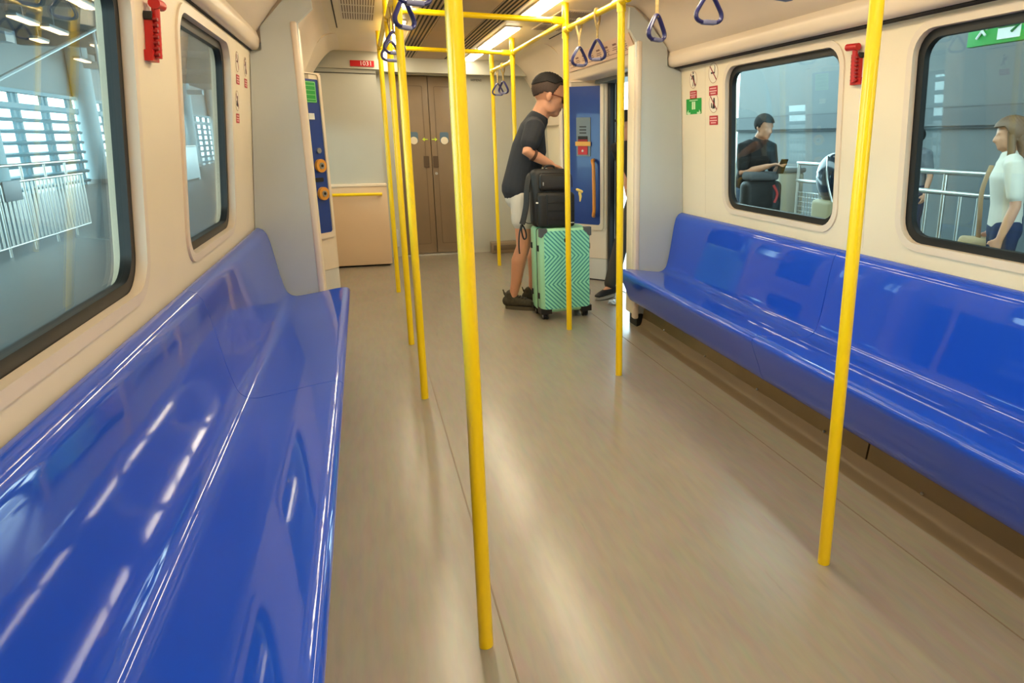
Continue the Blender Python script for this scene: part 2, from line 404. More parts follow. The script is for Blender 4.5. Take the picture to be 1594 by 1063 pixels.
def pillar(s):
    """slanting pillar on the far side of a doorway: returns root and a face mapping (u along the face, v up)"""
    A = Vector((s*1.38, 6.08, 0)); B = Vector((s*1.05, 6.46, 0))       # door edge and inner edge
    d = (B-A).normalized(); n = Vector((-d.y, d.x, 0))
    if n.y > 0: n = -n
    L = (B-A).length
    return A, d, n, L
for s, nm in ((-1, 'left'), (1, 'right')):
    A, d, n, L = pillar(s)
    fn = lambda u, v, w: A+d*u+n*w+Vector((0, 0, v))
    lab = 'cream door pillar with a recessed blue panel beyond the %s doorway' % ('closed left' if s < 0 else 'open right')
    root = thing('door_pillar', lab, 'door pillar', tuple(A))
    poly = [(0, 0), (L-.03, 0), (L, .02)]
    foot = [(s*1.38, 6.08), (s*1.065, 6.435), (s*1.045, 6.47), (s*1.05, 6.52), (s*1.1, 6.60), (s*1.48, 6.60), (s*1.48, 6.08)]
    MB(A).prism(foot, lambda u, v, w: Vector((u, v, w)), .22, 1.875).build('pillar_shell', CREAM2, root)
    MB(A).prism([(x*.999+s*.004, y+.004) for x, y in foot], lambda u, v, w: Vector((u, v, w)), .012, .216).build('lower_panel', mat('pale_skirt_panel', S(214, 210, 200), .4), root)
    MB(A).prism([(x, y+.01) for x, y in foot], lambda u, v, w: Vector((u, v, w)), 0, .03).build('base_strip', BLACKR, root)
    MB(A).prism([(x+(-s*.002 if abs(x) < 1.3 else 0), y-.0015) for x, y in foot], lambda u, v, w: Vector((u, v, w)), 1.866, 1.870).build('head_joint', DARK, root, smooth=False)
    u0, u1, z0, z1 = .055, L-.034, .545, 1.868
    MB(A).ring(rrect(u0-.035, u1+.026, z0-.045, z1+.004, .03), rrect(u0, u1, z0, z1-.004, .03), fn, -.005, .016).build('panel_frame', CREAM2, root, angle=60)
    pb = MB(A).prism(rrect(u0+.002, u1-.002, z0+.002, z1-.045, .012), fn, -.004, .006).build('blue_panel', BLUEPANEL, root, smooth=False)
    MB(A).prism(rrect(u0+.002, u1-.002, z1-.045, z1-.002, .012), fn, -.004, .004).build('panel_head', mat('panel_head_shade', S(176, 160, 138), .5), root, smooth=False)  # duller tan strip across the head of the panel
    um = (u0+u1)/2
    if s > 0:
        g = MB(A).prism(rrect(um-.10, um+.055, 1.19, 1.545, .006), fn, .005, .012).build('intercom_plate', GREYM, root, smooth=False)
        v = MB(A)
        for k in (0, 1, 2): v.prism(rrect(um-.055, um+.02, 1.455-k*.028, 1.465-k*.028, .003), fn, .0122, .0145)
        v.build('speaker_slot', BLACKP, g)
        MB(A).prism(rrect(um-.07, um+.035, 1.31, 1.375, .004), fn, .0122, .016).build('call_window', BLACKP, g, smooth=False)
        MB(A).prism(rrect(um-.07, um+.035, 1.322, 1.345, .002), fn, .016, .018).build('call_label', mat('dull_red', S(150, 30, 36), .5), g, smooth=False)
        MB(A).prism(rrect(um-.105, um+.06, 1.285, 1.325, .004), fn, .016, .024).build('seal_strip', mat('amber_strip', S(236, 178, 84), .5), g, smooth=False)
        MB(A).prism(rrect(um-.07, um+.035, 1.205, 1.286, .004), fn, .0122, .02).build('alarm_button', REDP, g, smooth=False)
        MB(A).ball(fn(um-.02, 1.24, .021), (.012, .008, .012)).build('knob', WHITE, g)
        uh = u0+.045
        r_ = []
        for k in range(7): r_.append(fn(uh, 1.155-.03*math.sin(k/6*PI/2)*1.0, .005+.055*math.sin(k/6*PI/2)))
        pts = [fn(uh+.03, 1.155, .006), fn(uh+.024, 1.152, .04), fn(uh+.012, 1.135, .058), fn(uh, 1.10, .064), fn(uh-.006, .9, .066), fn(uh-.006, .70, .064), fn(uh+.004, .655, .055), fn(uh+.018, .635, .036), fn(uh+.03, .63, .006)]
        MB(A).tube(catmull([tuple(p) for p in pts], 4), .0165, 14).build('grab_handle', ORANGE, root)
    else:
        um = .36; sg = MB(A).prism(rrect(um-.06, um+.075, 1.635, 1.805, .008), fn, .006, .010).build('exit_notice', GREENS, root, smooth=False)
        ln = MB(A)
        for k in range(4): ln.prism(rrect(um-.05, um+.062, 1.66+k*.036, 1.664+k*.036, .001), fn, .010, .0115)
        ln.ring(rrect(um-.056, um+.071, 1.639, 1.801, .006), rrect(um-.051, um+.066, 1.644, 1.796, .005), fn, .010, .0112)
        ln.build('notice_print', mat('pale_green', S(150, 220, 150), .5), sg, smooth=False)
        MB(A).prism(rrect(um-.03, um+.03, 1.50, 1.55, .003), fn, .006, .012).build('white_tag', WHITE, root, smooth=False)
        MB(A).tube([fn(um+.035, 1.245, .004), fn(um+.035, 1.245, .022)], .024, 18).build('key_lock', STEEL, root)
        for z in (1.12, .885):
            b = MB(A).tube([fn(um+.035, z, .004), fn(um+.035, z, .03)], .056, 24).build('door_button', mat('orange_button', S(222, 150, 50), .4), root)
            MB(A).tube([fn(um+.035, z, .03), fn(um+.035, z, .036)], .027, 20).build('button_face', STEEL, b)
            MB(A).tube([fn(um+.035, z, .036), fn(um+.035, z, .039)], .012, 16).build('button_dot', BLACKP, b)
        MB(A).prism(rrect(um-.03, um+.06, .985, 1.02, .01), fn, .006, .012).build('socket', BLACKP, root, smooth=False)
# closed left doors, open right doorway
dr = struct(bpy.data.objects.new('door_1', None)); COL.objects.link(dr)
for k, (a, b) in enumerate(((SCR+.18, 5.36), (5.364, 6.1))):
    fl = lambda u, v, w: Vector((-1.43-w, u, v))
    lf = MB().plate([(a, .0), (b, .0), (b, 1.88), (a, 1.88)], [rrect(a+.14, b-.14, .80, 1.70, .08)], fl, 0, .04).build('door_leaf', GREY, dr, angle=30)
    MB().ring(rrect(a+.13, b-.13, .79, 1.71, .09), rrect(a+.165, b-.165, .825, 1.675, .06), fl, -.006, .03).build('gasket', BLACKR, lf, angle=60)
    MB().prism(rrect(a+.15, b-.15, .81, 1.69, .07), fl, .01, .015).build('pane', GLASS, lf, smooth=False)
d2 = struct(bpy.data.objects.new('door_2', None)); COL.objects.link(d2)
MB().lohi((1.395, 6.02, .0), (1.45, 6.085, 1.9), .008).build('door_leaf', BLACKR, d2)
MB().lohi((1.38, SCR+.18, 0), (1.5, 6.08, .006)).build('threshold', STEEL, d2, smooth=False)
MB().lohi((1.45, 5.97, .05), (1.47, 6.02, 1.9), .004).build('rubber_edge', BLACKR, d2)

# ------------------------------------------------------------------ end of the car
struct(MB().plate([(-1.5, 0), (1.5, 0), (1.5, 2.3), (-1.5, 2.3)], [[(-.40, 0.001), (.40, 0.001), (.40, 2.04), (-.40, 2.04)]], lambda u, v, d: Vector((u, d, v)), 8.22, 8.36).build('wall_front', ENDGREY, smooth=False))
struct(MB().lohi((-1.5, 8.06, 2.05), (1.5, 8.3, 2.3)).build('bulkhead', ENDGREY, smooth=False))
bk = MB().prism([(7.70, 2.206), (7.64, 2.03), (8.3, 2.03), (8.3, 2.206)], lambda u, v, d: Vector((d, u, v)), -1.4, -.52).build('bulkhead_left', mat('bulkhead_shade', S(176, 172, 156), .45), smooth=False); struct(bk)  # sloped soffit in a darker grey than the end wall
door = struct(bpy.data.objects.new('door_3', None)); COL.objects.link(door)
for k, (a, b) in enumerate(((-.395, -.003), (.003, .395))):
    lf = MB().lohi((a, 8.30, .012), (b, 8.345, 2.03), .004).build('door_leaf', BROWN, door)
    MB().ring(rrect(a+.06, b-.06, .12, 1.93, .02), rrect(a+.068, b-.068, .128, 1.922, .016), lambda u, v, d: Vector((u, d, v)), 8.297, 8.301).build('panel_bead', mat('bead_brown', S(116, 94, 70), .4), lf)
    cx = -.19 if k == 0 else .155
    MB().prism(rrect(cx-.05, cx+.05, 1.30, 1.42, .02), lambda u, v, d: Vector((u, d, v)), 8.293, 8.30).build('notice_plate', mat('slate_blue', S(86, 110, 130), .5), lf, smooth=False)
    MB().tube([(cx, 8.292, 1.325), (cx, 8.286, 1.325)], .042, 24).build('notice_disc', mat('pale_disc', S(226, 214, 190), .5), lf)
    ax = -.062 if k == 0 else .042
    sg = -1 if k == 0 else 1
    ar = [(ax-sg*.03, 1.333), (ax+sg*.005, 1.333), (ax+sg*.005, 1.315), (ax+sg*.035, 1.338), (ax+sg*.005, 1.361), (ax+sg*.005, 1.343), (ax-sg*.03, 1.343)]
    MB().prism(ar, lambda u, v, d: Vector((u, d, v)), 8.294, 8.30).build('arrow_mark', mat('lime_print', S(200, 222, 60), .5), lf, smooth=False)
    MB().prism(rrect(ax-.03, ax+.03, 1.02, 1.15, .008), lambda u, v, d: Vector((u, d, v)), 8.290, 8.30).build('door_handle', mat('dark_brown_metal', S(92, 74, 56), .4, metal=.4), lf, smooth=False)
    if k: MB().tube([(ax, 8.30, .95), (ax, 8.288, .95)], .016, 16).build('lock', STEEL, lf)
struct(MB().lohi((-.41, 8.21, 0), (.41, 8.36, .012)).build('trim_9', STEEL, smooth=False))
struct(MB().lohi((.40, 8.215, .06), (1.4, 8.222, 2.05)).build('trim_10', ENDGREY, smooth=False))
struct(MB().lohi((-1.5, 8.34, -.1), (1.5, 8.46, 2.4)).build('wall_front_outer', BROWN, smooth=False))

# equipment cabinet left of the end door, with a lean pad and rail
cab = thing('equipment_cabinet', 'tall pale cabinet left of the brown end doors with peach lower half', 'cabinet', (-.97, 7.9, 0))
R0 = (-.97, 7.9, 0)
MB(R0).lohi((-1.285, 7.68, .012), (-.565, 8.215, 2.029)).build('cabinet_body', ENDGREY, cab, smooth=False)
MB(R0).lohi((-1.28, 7.635, .02), (-.548, 7.68, .855), .006).build('lower_panel', PEACH, cab)
MB(R0).lohi((-1.28, 7.62, .855), (-.545, 7.69, .885), .008).build('ledge', mat('pale_ledge', S(236, 216, 190), .4), cab)
MB(R0).lohi((-1.3, 7.672, 1.985), (-.57, 7.681, 1.992)).build('head_joint', DARK, cab, smooth=False)
hr = thing('handrail', 'short horizontal yellow handrail across the peach cabinet front', 'handrail', (-.82, 7.58, .78))
MB((-.82, 7.58, .78)).tube([(-1.15, 7.585, .778), (-.60, 7.585, .778)], .016, 14).build('bar', YELLOW, hr)
for x in (-1.1, -.62): MB((-.82, 7.58, .78)).tube([(x, 7.585, .778), (x, 7.636, .778)], .011, 10).build('bracket', YELLOW, hr)
pl = thing('number_plate', 'red plate with white car number 1031 on the bulkhead over the cabinet', 'sign', (-.69, 7.64, 2.075))
slope = lambda v: 7.64+(v-2.03)*.06/.176
pf = lambda u, v, d: Vector((-.69+u, slope(2.082+v)-.004-d, 2.082+v))
MB((-.69, 7.64, 2.075)).prism(rrect(-.115, .115, -.03, .03, .003), pf, 0, .004).build('plate', mat('plate_red', S(178, 20, 26), .4), pl, smooth=False)
t = text_mesh('1031', .062, lambda u, v, d: pf(u+.035, v, .0045+d)-Vector((-.69, 7.64, 2.075)), 'digits', WHITE, pl)
mk = thing('maker_lettering', 'tiny dark maker lettering high on the grey wall right of the end doors', 'sign', (.54, 8.21, 2.0))
text_mesh('SIEMENS', .034, lambda u, v, d: Vector((u, -d, v)), 'letters', BLACKP, mk)
bxh = thing('heater_box', 'low grey-brown box on the floor against the end wall behind the man', 'heater', (.82, 8.14, 0))
MB((.82, 8.14, 0)).lohi((.62, 8.06, .0), (1.1, 8.205, .13), .01).build('casing', mat('taupe_metal', S(150, 130, 105), .5), bxh)
MB((.82, 8.14, 0)).lohi((.64, 8.05, .04), (1.08, 8.062, .10), .003).build('front_grille', mat('taupe_dark', S(110, 94, 74), .5), bxh)
bp = thing('tip_up_seat', 'dark grey folded tip-up seat behind the legs of the man', 'seat', (1.15, 7.6, .5))
MB((1.15, 7.6, .5)).lohi((1.10, 7.55, .40), (1.33, 7.62, .78), .03, 4).build('seat_pad', mat('charcoal_pad', S(72, 74, 78), .6), bp)
MB((1.15, 7.6, .5)).lohi((1.25, 7.62, .45), (1.36, 7.66, .7), .008).build('hinge_plate', STEEL, bp)
db = thing('door_block', 'small pale grey block low on the wall left of the end doors', 'door stop', (-.47, 8.19, .2))
MB((-.47, 8.19, .2)).lohi((-.50, 8.16, .12), (-.44, 8.219, .32), .01).build('block', mat('pale_plastic', S(200, 202, 205), .4), db)

# ------------------------------------------------------------------ ceiling fittings
vents = []
for s, nm in ((-1, 'left'), (1, 'right')):
    rt = thing('ceiling_vent', 'long dark slotted ceiling vent between the centre panel and the %s lamps' % nm, 'vent', (s*.245, 3, 2.2))
    MB((s*.245, 3, 2.2)).lohi((s*.165, BACK, 2.199), (s*.325, 8.05, 2.206)).build('backing', mat('vent_tan', S(186, 160, 128), .5), rt, smooth=False)
    for k in range(5):
        x = s*(.18+k*.031)
        MB((s*.245, 3, 2.2)).lohi((x-.006, BACK, 2.1965), (x+.006, 8.02, 2.1995)).build('slot', DARK, rt, smooth=False)
segs = [(-2.2, -.5), (-.2, 1.3), (1.6, 3.1), (3.4, 5.12), (5.6, 6.98), (7.2, 8.0)]
for s, nm in ((-1, 'left'), (1, 'right')):
    for k, (a, b) in enumerate(segs):
        where = ['behind the camera', 'just behind the camera', 'over the near seats', 'over the middle of the bench', 'over the doors', 'nearest the end wall'][k]
        rt = thing('ceiling_lamp', 'bright white strip lamp in the %s ceiling row, %s' % (nm, where), 'ceiling light', (s*.435, (a+b)/2, 2.2), group='strip lamps of the car ceiling')
        c0 = (s*.435, (a+b)/2, 2.2)
        MB(c0).lohi((s*.37, a-.02, 2.196), (s*.50, b+.02, 2.206)).build('lamp_frame', CREAM2, rt, smooth=False)
        MB(c0).lohi((s*.382, a, 2.185), (s*.488, b, 2.1965), .004).build('diffuser', LAMPM, rt)
for s, nm in ((-1, 'left'), (1, 'right')):
    gv = thing('fin_grille', 'perforated grille of fine fins in the ceiling by the %s doors' % nm, 'vent', (s*.715, 5.3, 2.2))
    c0 = (s*.715, 5.3, 2.2)
    MB(c0).lohi((s*.60, 4.75, 2.198), (s*.83, 5.68, 2.206)).build('grille_plate', CREAM2, gv, smooth=False)
    fins = MB(c0)
    for j in range(3):
        for k in range(13): fins.lohi((s*(.615+k*.0165)-.003, 4.80+j*.30, 2.196), (s*(.615+k*.0165)+.003, 5.05+j*.30, 2.1985))
    fins.build('fin_slots', mat('slot_brown', S(122, 98, 72), .7), gv, smooth=False)
    struct(MB().lohi((s*.868, 3.9, 2.2), (s*.876, 6.15, 2.2065)).build('trim_%d' % (11 if s < 0 else 12), DARK, smooth=False))

# route map over the right doorway
hm = thing('route_map', 'pinkish route map strip over the open right doorway behind the hanging straps', 'map', (1.09, 5.4, 2.04))
mp0 = Vector((1.072, 0, 2.075)); mp1 = Vector((1.132, 0, 1.955))
mn = Vector((-(2.075-1.955), 0, -(1.132-1.072))).normalized()
mf = lambda u, v, d: Vector((mp1.x+(mp0.x-mp1.x)*v, u, mp1.z+(mp0.z-mp1.z)*v))+mn*(.004+d)-Vector((1.09, 5.4, 2.04))
MB().prism([(4.72, -.02), (6.4, -.02), (6.4, 1.02), (4.72, 1.02)], mf, 0, .003).build('map_sheet', PINKMAP, hm, smooth=False)
ml = MB().prism([(4.8, .22), (6.3, .22), (6.3, .25), (4.8, .25)], mf, .003, .004)
ml.prism([(4.75, -.005), (6.38, -.005), (6.38, .015), (4.75, .015)], mf, .003, .004)
ml.build('map_line', mat('map_ink', S(140, 96, 84), .6), hm, smooth=False)
for k in range(8):
    y = 4.86+k*.19
    mk_ = MB().prism([(y, .28), (y+.02, .28), (y+.02, .36), (y, .36)], mf, .003, .004)
    for j, (a, b) in enumerate(((.42, .46), (.52, .56), (.66, .76))): mk_.prism([(y-.03, a), (y+.09-.02*j, a), (y+.09-.02*j, b), (y-.03, b)], mf, .003, .004)
    mk_.build('station_mark', mat('map_ink', S(140, 96, 84), .6), hm, smooth=False)

# ------------------------------------------------------------------ poles, rails, straps
PX = .556
PR = .0195
ZR = 2.09
pole_spec = {(-1, 1.583): 'nearest of all, crossing the whole middle of the picture',
             (-1, 3.512): 'second pole of the left row, just left of the nearest pole',
             (-1, 4.548): 'third pole of the left row, carrying the nearer crossbar',
             (-1, 6.239): 'farthest pole of the left row, beside the cabinet handrail',
             (1, 1.583): 'nearest pole of the right row, standing before the right bench',
             (1, 3.512): 'second of the right row, at the right bench corner',
             (1, 4.548): 'pole of the right row standing in front of the mint suitcase',
             (1, 6.239): 'pole right behind the back of the man',
             (1, 7.257): 'farthest pole of the right row, left of the man'}
for (s, y), lb in pole_spec.items():
    c0 = (s*PX, y, 0)
    rt = thing('grab_pole', 'yellow vertical grab pole, '+lb, 'pole', c0, group='yellow grab poles')
    MB(c0).tube([(s*PX, y, 0), (s*PX, y, 2.2)], PR, 20).build('pole_tube', YELLOW, rt)
    MB(c0).tube([(s*PX, y, 1.985), (s*PX, y, 2.205)], PR+.004, 20).build('upper_sleeve', YELLOW, rt)
def rail(name, a, b, lb, r=.0175, grp='yellow overhead rails'):
    a, b = Vector(a), Vector(b); m_ = (a+b)/2
    rt = thing(name, lb, 'rail', tuple(m_), group=grp)
    MB(m_).tube([a, b], r, 18).build('rail_tube', YELLOW, rt)
    t = (b-a).normalized()
    for p, q in ((a, a+t*.075), (b, b-t*.075)): MB(m_).tube([p-(q-p)*.2, q], r+.006, 18).build('joint', YELLOW, rt)
for y, lb, z in ((4.548, 'nearer yellow crossbar spanning the aisle under the ceiling', 2.095), (6.239, 'farther yellow crossbar spanning the aisle under the ceiling', 2.08)):
    rail('overhead_crossbar', (-PX+.02, y, z), (PX-.02, y, z), lb)
for s, nm in ((-1, 'left'), (1, 'right')):
    rail('overhead_rail', (s*PX, 1.6, 2.04), (s*PX, 3.495, 2.04), 'yellow overhead rail of the %s row from the nearest pole to the second' % nm)
    rail('overhead_rail', (s*PX, 3.53, 2.038), (s*PX, 4.53, 2.043), 'yellow overhead rail of the %s row from the second pole to the third' % nm)
    rail('overhead_rail', (s*PX, 4.566, 2.09), (s*PX, 6.22, 2.085), 'long yellow overhead rail of the %s row past the doors' % nm)
    if s > 0: rail('overhead_rail', (s*PX, 6.257, 2.012), (s*PX, 7.24, 2.02), 'farthest yellow overhead rail of the right row, holding two straps left of the man')

def strap_proto():
    rt = thing('strap_handle', 'x', 'hanging strap')
    w = MB()
    w.tube(catmull([(0, -.019, -.02), (.0, -.026, .01), (0, -.02, .036), (0, 0, .044), (0, .02, .036), (0, .026, .01), (0, .019, -.02), (0, .006, -.05), (0, .0, -.075)], 4), [(.004, .009)]*33, 10)
    w.tube([(0, -.019, -.02), (0, -.006, -.05), (0, 0, -.075)], [(.004, .009)]*3, 10)
    w.tube([(0, 0, -.07), (.001, 0, -.128)], [(.005, .010)]*2, 10)
    w.build('strap', WEB, rt)
    h = MB()
    loop = catmull([(0, 0, -0.117), (.014, 0, -0.127), (.038, 0, -0.162), (.054, 0, -0.190), (.053, 0, -0.210), (.036, 0, -0.222), (0, 0, -0.224), (-.036, 0, -0.222), (-.053, 0, -0.210), (-.054, 0, -0.190), (-.038, 0, -0.162), (-.014, 0, -0.127), (0, 0, -0.117)], 4)[:-1]
    h.tube(loop, [(.008, .0125)]*len(loop), 10, closed=True)
    hd_ = h.build('handle', NAVY, rt)
    MB().lohi((-.03, -.0142, -.2325), (.03, .0142, -.2155), .004).build('grip', mat('grey_grip', S(110, 110, 140), .4), hd_)
    return rt
strap_list = [  # side, y, yaw, label
    (1, 2.03, .3, 'navy strap handle cut off by the top edge at far right'),
    (1, 2.54, .0, 'navy strap handle at top right above the cream cove'),
    (1, 3.05, .45, 'navy strap handle hanging left of the cove, right of the bench-end pole'),
    (1, 3.90, -.95, 'navy strap handle turned edge-on by the route map'),
    (1, 4.25, .35, 'navy strap handle hanging beside the pole before the suitcase'),
    (1, 6.69, -.9, 'right one of the two small strap handles left of the man'),
    (1, 6.98, .2, 'left one of the two small strap handles left of the man'),
    (-1, 2.55, .15, 'navy strap handle cut by the top edge left of the nearest pole'),
    (-1, 3.10, .75, 'navy strap handle hanging before the second left pole'),
    (-1, 4.02, .35, 'upper of two navy strap handles overlapping between the left poles'),
    (-1, 4.40, .2, 'lower of two navy strap handles overlapping between the left poles'),
]
P0 = strap_proto()
for i, (s, y, a, lb) in enumerate(strap_list):
    o = P0 if i == 0 else copy_tree(P0)
    z = 2.04 if y < 4.54 else (2.088 if y < 6.2 else 2.016)
    o.location = (s*PX, y, z-.022); o.rotation_euler = (0, 0, a)
    o['label'] = lb; o['group'] = 'hanging strap handles'

# ------------------------------------------------------------------ benches
prof_out = catmull([(1.03, .20), (1.00, .205), (.975, .235), (.95, .30), (.925, .36), (.908, .405)], 4)[:-1] + \
    catmull([(.908, .405), (.906, .424), (.918, .440), (.94, .446)], 4)[:-1] + \
    catmull([(.94, .446), (1.00, .440), (1.10, .424), (1.19, .412), (1.225, .412), (1.252, .425), (1.272, .455), (1.292, .54), (1.308, .64), (1.322, .73), (1.332, .775)], 4)[:-1] + \
    catmull([(1.332, .775), (1.340, .80), (1.357, .822), (1.380, .834)], 4) + [(1.392, .834), (1.388, .42), (1.20, .375), (1.06, .36), (1.03, .26)]
for s, nm in ((-1, 'left'), (1, 'right')):
    c0 = (s*1.15, 1.5, 0)
    rt = thing('bench', 'long glossy blue plastic bench along the %s window wall' % nm, 'bench', c0)
    for a, b in ((2.6515, 4.435), (.30, 2.6485), (-2.0, .297)):
        o = MB(c0).prism(prof_out, lambda u, v, d: Vector((s*u, d, v)), a, b).build('seat_shell', BLUE, rt, angle=35)
        bv = o.modifiers.new('edge', 'BEVEL'); bv.width = .0025; bv.segments = 2; bv.limit_method = 'ANGLE'; bv.angle_limit = math.radians(60)
    for a, b in ((2.03, 4.44), (-.4, 2.02), (-2.2, -.41)):
        o = MB(c0).prism([(1.09, .065), (1.12, .28), (1.15, .28), (1.15, .06)], lambda u, v, d: Vector((s*u, d, v)), a, b).build('kick_panel', KICK, rt, smooth=False)
    sk = MB(c0).prism(catmull([(1.01, .001), (1.05, .006), (1.078, .02), (1.09, .07)], 4)+[(1.15, .07), (1.15, .001)], lambda u, v, d: Vector((s*u, d, v)), -2.2, 4.44).build('skirting', mat('skirting', S(136, 118, 92), .45), rt)
    for y in (4.05, 3.45, 2.86, 2.30, 2.24, 1.72, 1.27, .8):
        MB(c0).ball((s*1.088, y, .078), (.006, .007, .006), 10, 6).build('bolt', STEEL, rt)
    for y in (2.65,):
        pass

# ------------------------------------------------------------------ things on the walls
def hammer(s, y, z, lb):
    fn0 = wall_fn(s); c0 = fn0(y, z, 0)
    rt = thing('emergency_hammer', lb, 'hammer', tuple(c0))
    fn = lambda u, v, d: fn0(y+u, z+v, -d)
    MB(c0).prism([(-.04, -.10), (.03, -.10), (.03, .03), (-.022, .03), (-.022, -.07), (-.04, -.07)], fn, .001, .022).build('holder', REDP, rt, smooth=False)
    r = MB(c0)
    for k in range(7): r.prism(rrect(-.026, .016, -.085+k*.016, -.077+k*.016, .003), fn, .022, .034)
    r.build('grip_ribs', mat('dark_red', S(150, 16, 16), .4), rt)
    MB(c0).tube([fn(0, -.09, .026), fn(.002, .055, .026)], [(.011, .014)]*2, 12).build('hammer_handle', REDP, rt)
    MB(c0).tube([fn(-.022, .058, .028), fn(.052, .062, .028)], .0155, 14).build('hammer_head', REDP, rt)
    MB(c0).tube([fn(.05, .062, .028), fn(.068, .063, .028)], [.009, .003], 10).build('steel_tip', STEEL, rt)
    MB(c0).prism(rrect(-.03, -.016, .012, .036, .005), fn, .002, .022).build('clip', BLACKP, rt)
hammer(1, 2.625, 1.69, 'red emergency hammer in its holder between the two right windows')
hammer(-1, 2.43, 1.665, 'red emergency hammer in its holder between the two left windows')

def round_sign(s, y, z, kind, lb, scale=1):
    fn0 = wall_fn(s); c0 = fn0(y, z, 0)
    rt = thing('prohibition_sign', lb, 'sign', tuple(c0), group='prohibition stickers on the window walls')
    fl = -1 if s > 0 else 1                       # reading direction along the wall
    fn = lambda u, v, d: fn0(y+fl*u*scale, z+v*scale, -d)
    circ = [(.062*math.cos(2*PI*k/28), .062*math.sin(2*PI*k/28)) for k in range(28)]
    inn = [(a*.93, b*.93) for a, b in circ]
    MB(c0).prism(circ, fn, .001, .0015).build('disc', mat('sticker_cream', S(240, 228, 206), .5), rt, smooth=False)
    MB(c0).ring(circ, inn, fn, .0015, .0019).build('rim', mat('sticker_rim', S(196, 160, 130), .5), rt, smooth=False)
    p = MB(c0)
    if kind == 'walk':
        p.prism([(-.012, -.045), (.0, -.01), (-.006, .02), (-.03, .0), (-.034, .006), (-.006, .036), (.012, .03), (.03, -.045), (.022, -.047), (.008, -.008), (-.004, -.047)], fn, .0016, .0024)
        p.prism([(.0+.009*math.cos(k*PI/5), .048+.009*math.sin(k*PI/5)) for k in range(10)], fn, .0016, .0024)
    elif kind == 'smoke':
        p.prism([(-.03, -.004), (.018, -.004), (.018, .006), (-.03, .006)], fn, .0016, .0024)
        p.prism([(.02, .0), (.026, .03), (.02, .045), (.016, .044), (.02, .03), (.014, .0)], fn, .0016, .0024)
    else:
        p.prism([(-.018, -.035), (.018, -.035), (.014, .03), (.0, .03), (-.008, .0)], fn, .0016, .0024)
        p.prism([(-.035, -.03), (-.02, -.03), (-.024, .0), (-.032, .0)], fn, .0016, .0024)
    p.build('pictogram', BLACKP, rt, smooth=False)
    b = MB(c0).prism([(-.045, .039), (-.039, .045), (.045, -.039), (.039, -.045)], fn, .0024, .003)
    b.build('slash', mat('dull_red', S(150, 30, 36), .5), rt, smooth=False)
    pl = MB(c0).prism(rrect(-.056, .056, -.135, -.078, .003), fn, .001, .002).build('caption_plate', REDS, rt, smooth=False)
    c = MB(c0)
    for v, a in ((-.092, .044), (-.108, .05), (-.122, .036)): c.prism(rrect(-a, a*.9, v-.0035, v+.0035, .001), fn, .002, .0026)
    c.build('caption_lines', mat('pale_pink', S(236, 190, 180), .5), pl, smooth=False)
round_sign(1, 4.27, 1.735, 'walk', 'round walking-figure sign with red caption, right wall, over the green sign', .9)
round_sign(1, 3.99, 1.755, 'smoke', 'round no-smoking sign with red caption, right wall, upper one beside the window')
round_sign(1, 3.985, 1.575, 'eat', 'round sign with red caption, right wall, lower one beside the window')
round_sign(-1, 4.02, 1.72, 'smoke', 'round sign with red caption, left wall, upper one beside the window', .8)
round_sign(-1, 3.98, 1.53, 'eat', 'round sign with red caption, left wall, lower one beside the window', .8)
round_sign(-1, 4.28, 1.72, 'walk', 'round sign with red caption, left wall, nearest the grey screen', .8)
fn0 = wall_fn(1); c0 = fn0(4.265, 1.565, 0)
gs = thing('exit_sign', 'green door-exit sign with two white arrows on the right wall near the screen', 'sign', tuple(c0))
fn = lambda u, v, d: fn0(4.265-u, 1.565+v, -d)
MB(c0).prism(rrect(-.112, .112, -.05, .05, .004), fn, .001, .002).build('plate', GREENS, gs, smooth=False)
g = MB(c0)
for a in (-.026, .002): g.prism([(a, -.02), (a+.022, -.02), (a+.022, .03), (a, .03)], fn, .002, .003)
for q in (-1, 1):
    g.prism([(q*.05, -.038), (q*.08, -.038), (q*.08, -.022), (q*.105, -.044), (q*.08, -.052), (q*.05, -.048)], fn, .002, .003)
g.prism([(-.06, .036), (.06, .036), (.06, .041), (-.06, .041)], fn, .002, .003)
g.build('arrows_and_doors', mat('pale_lime', S(214, 236, 190), .5), gs, smooth=False)

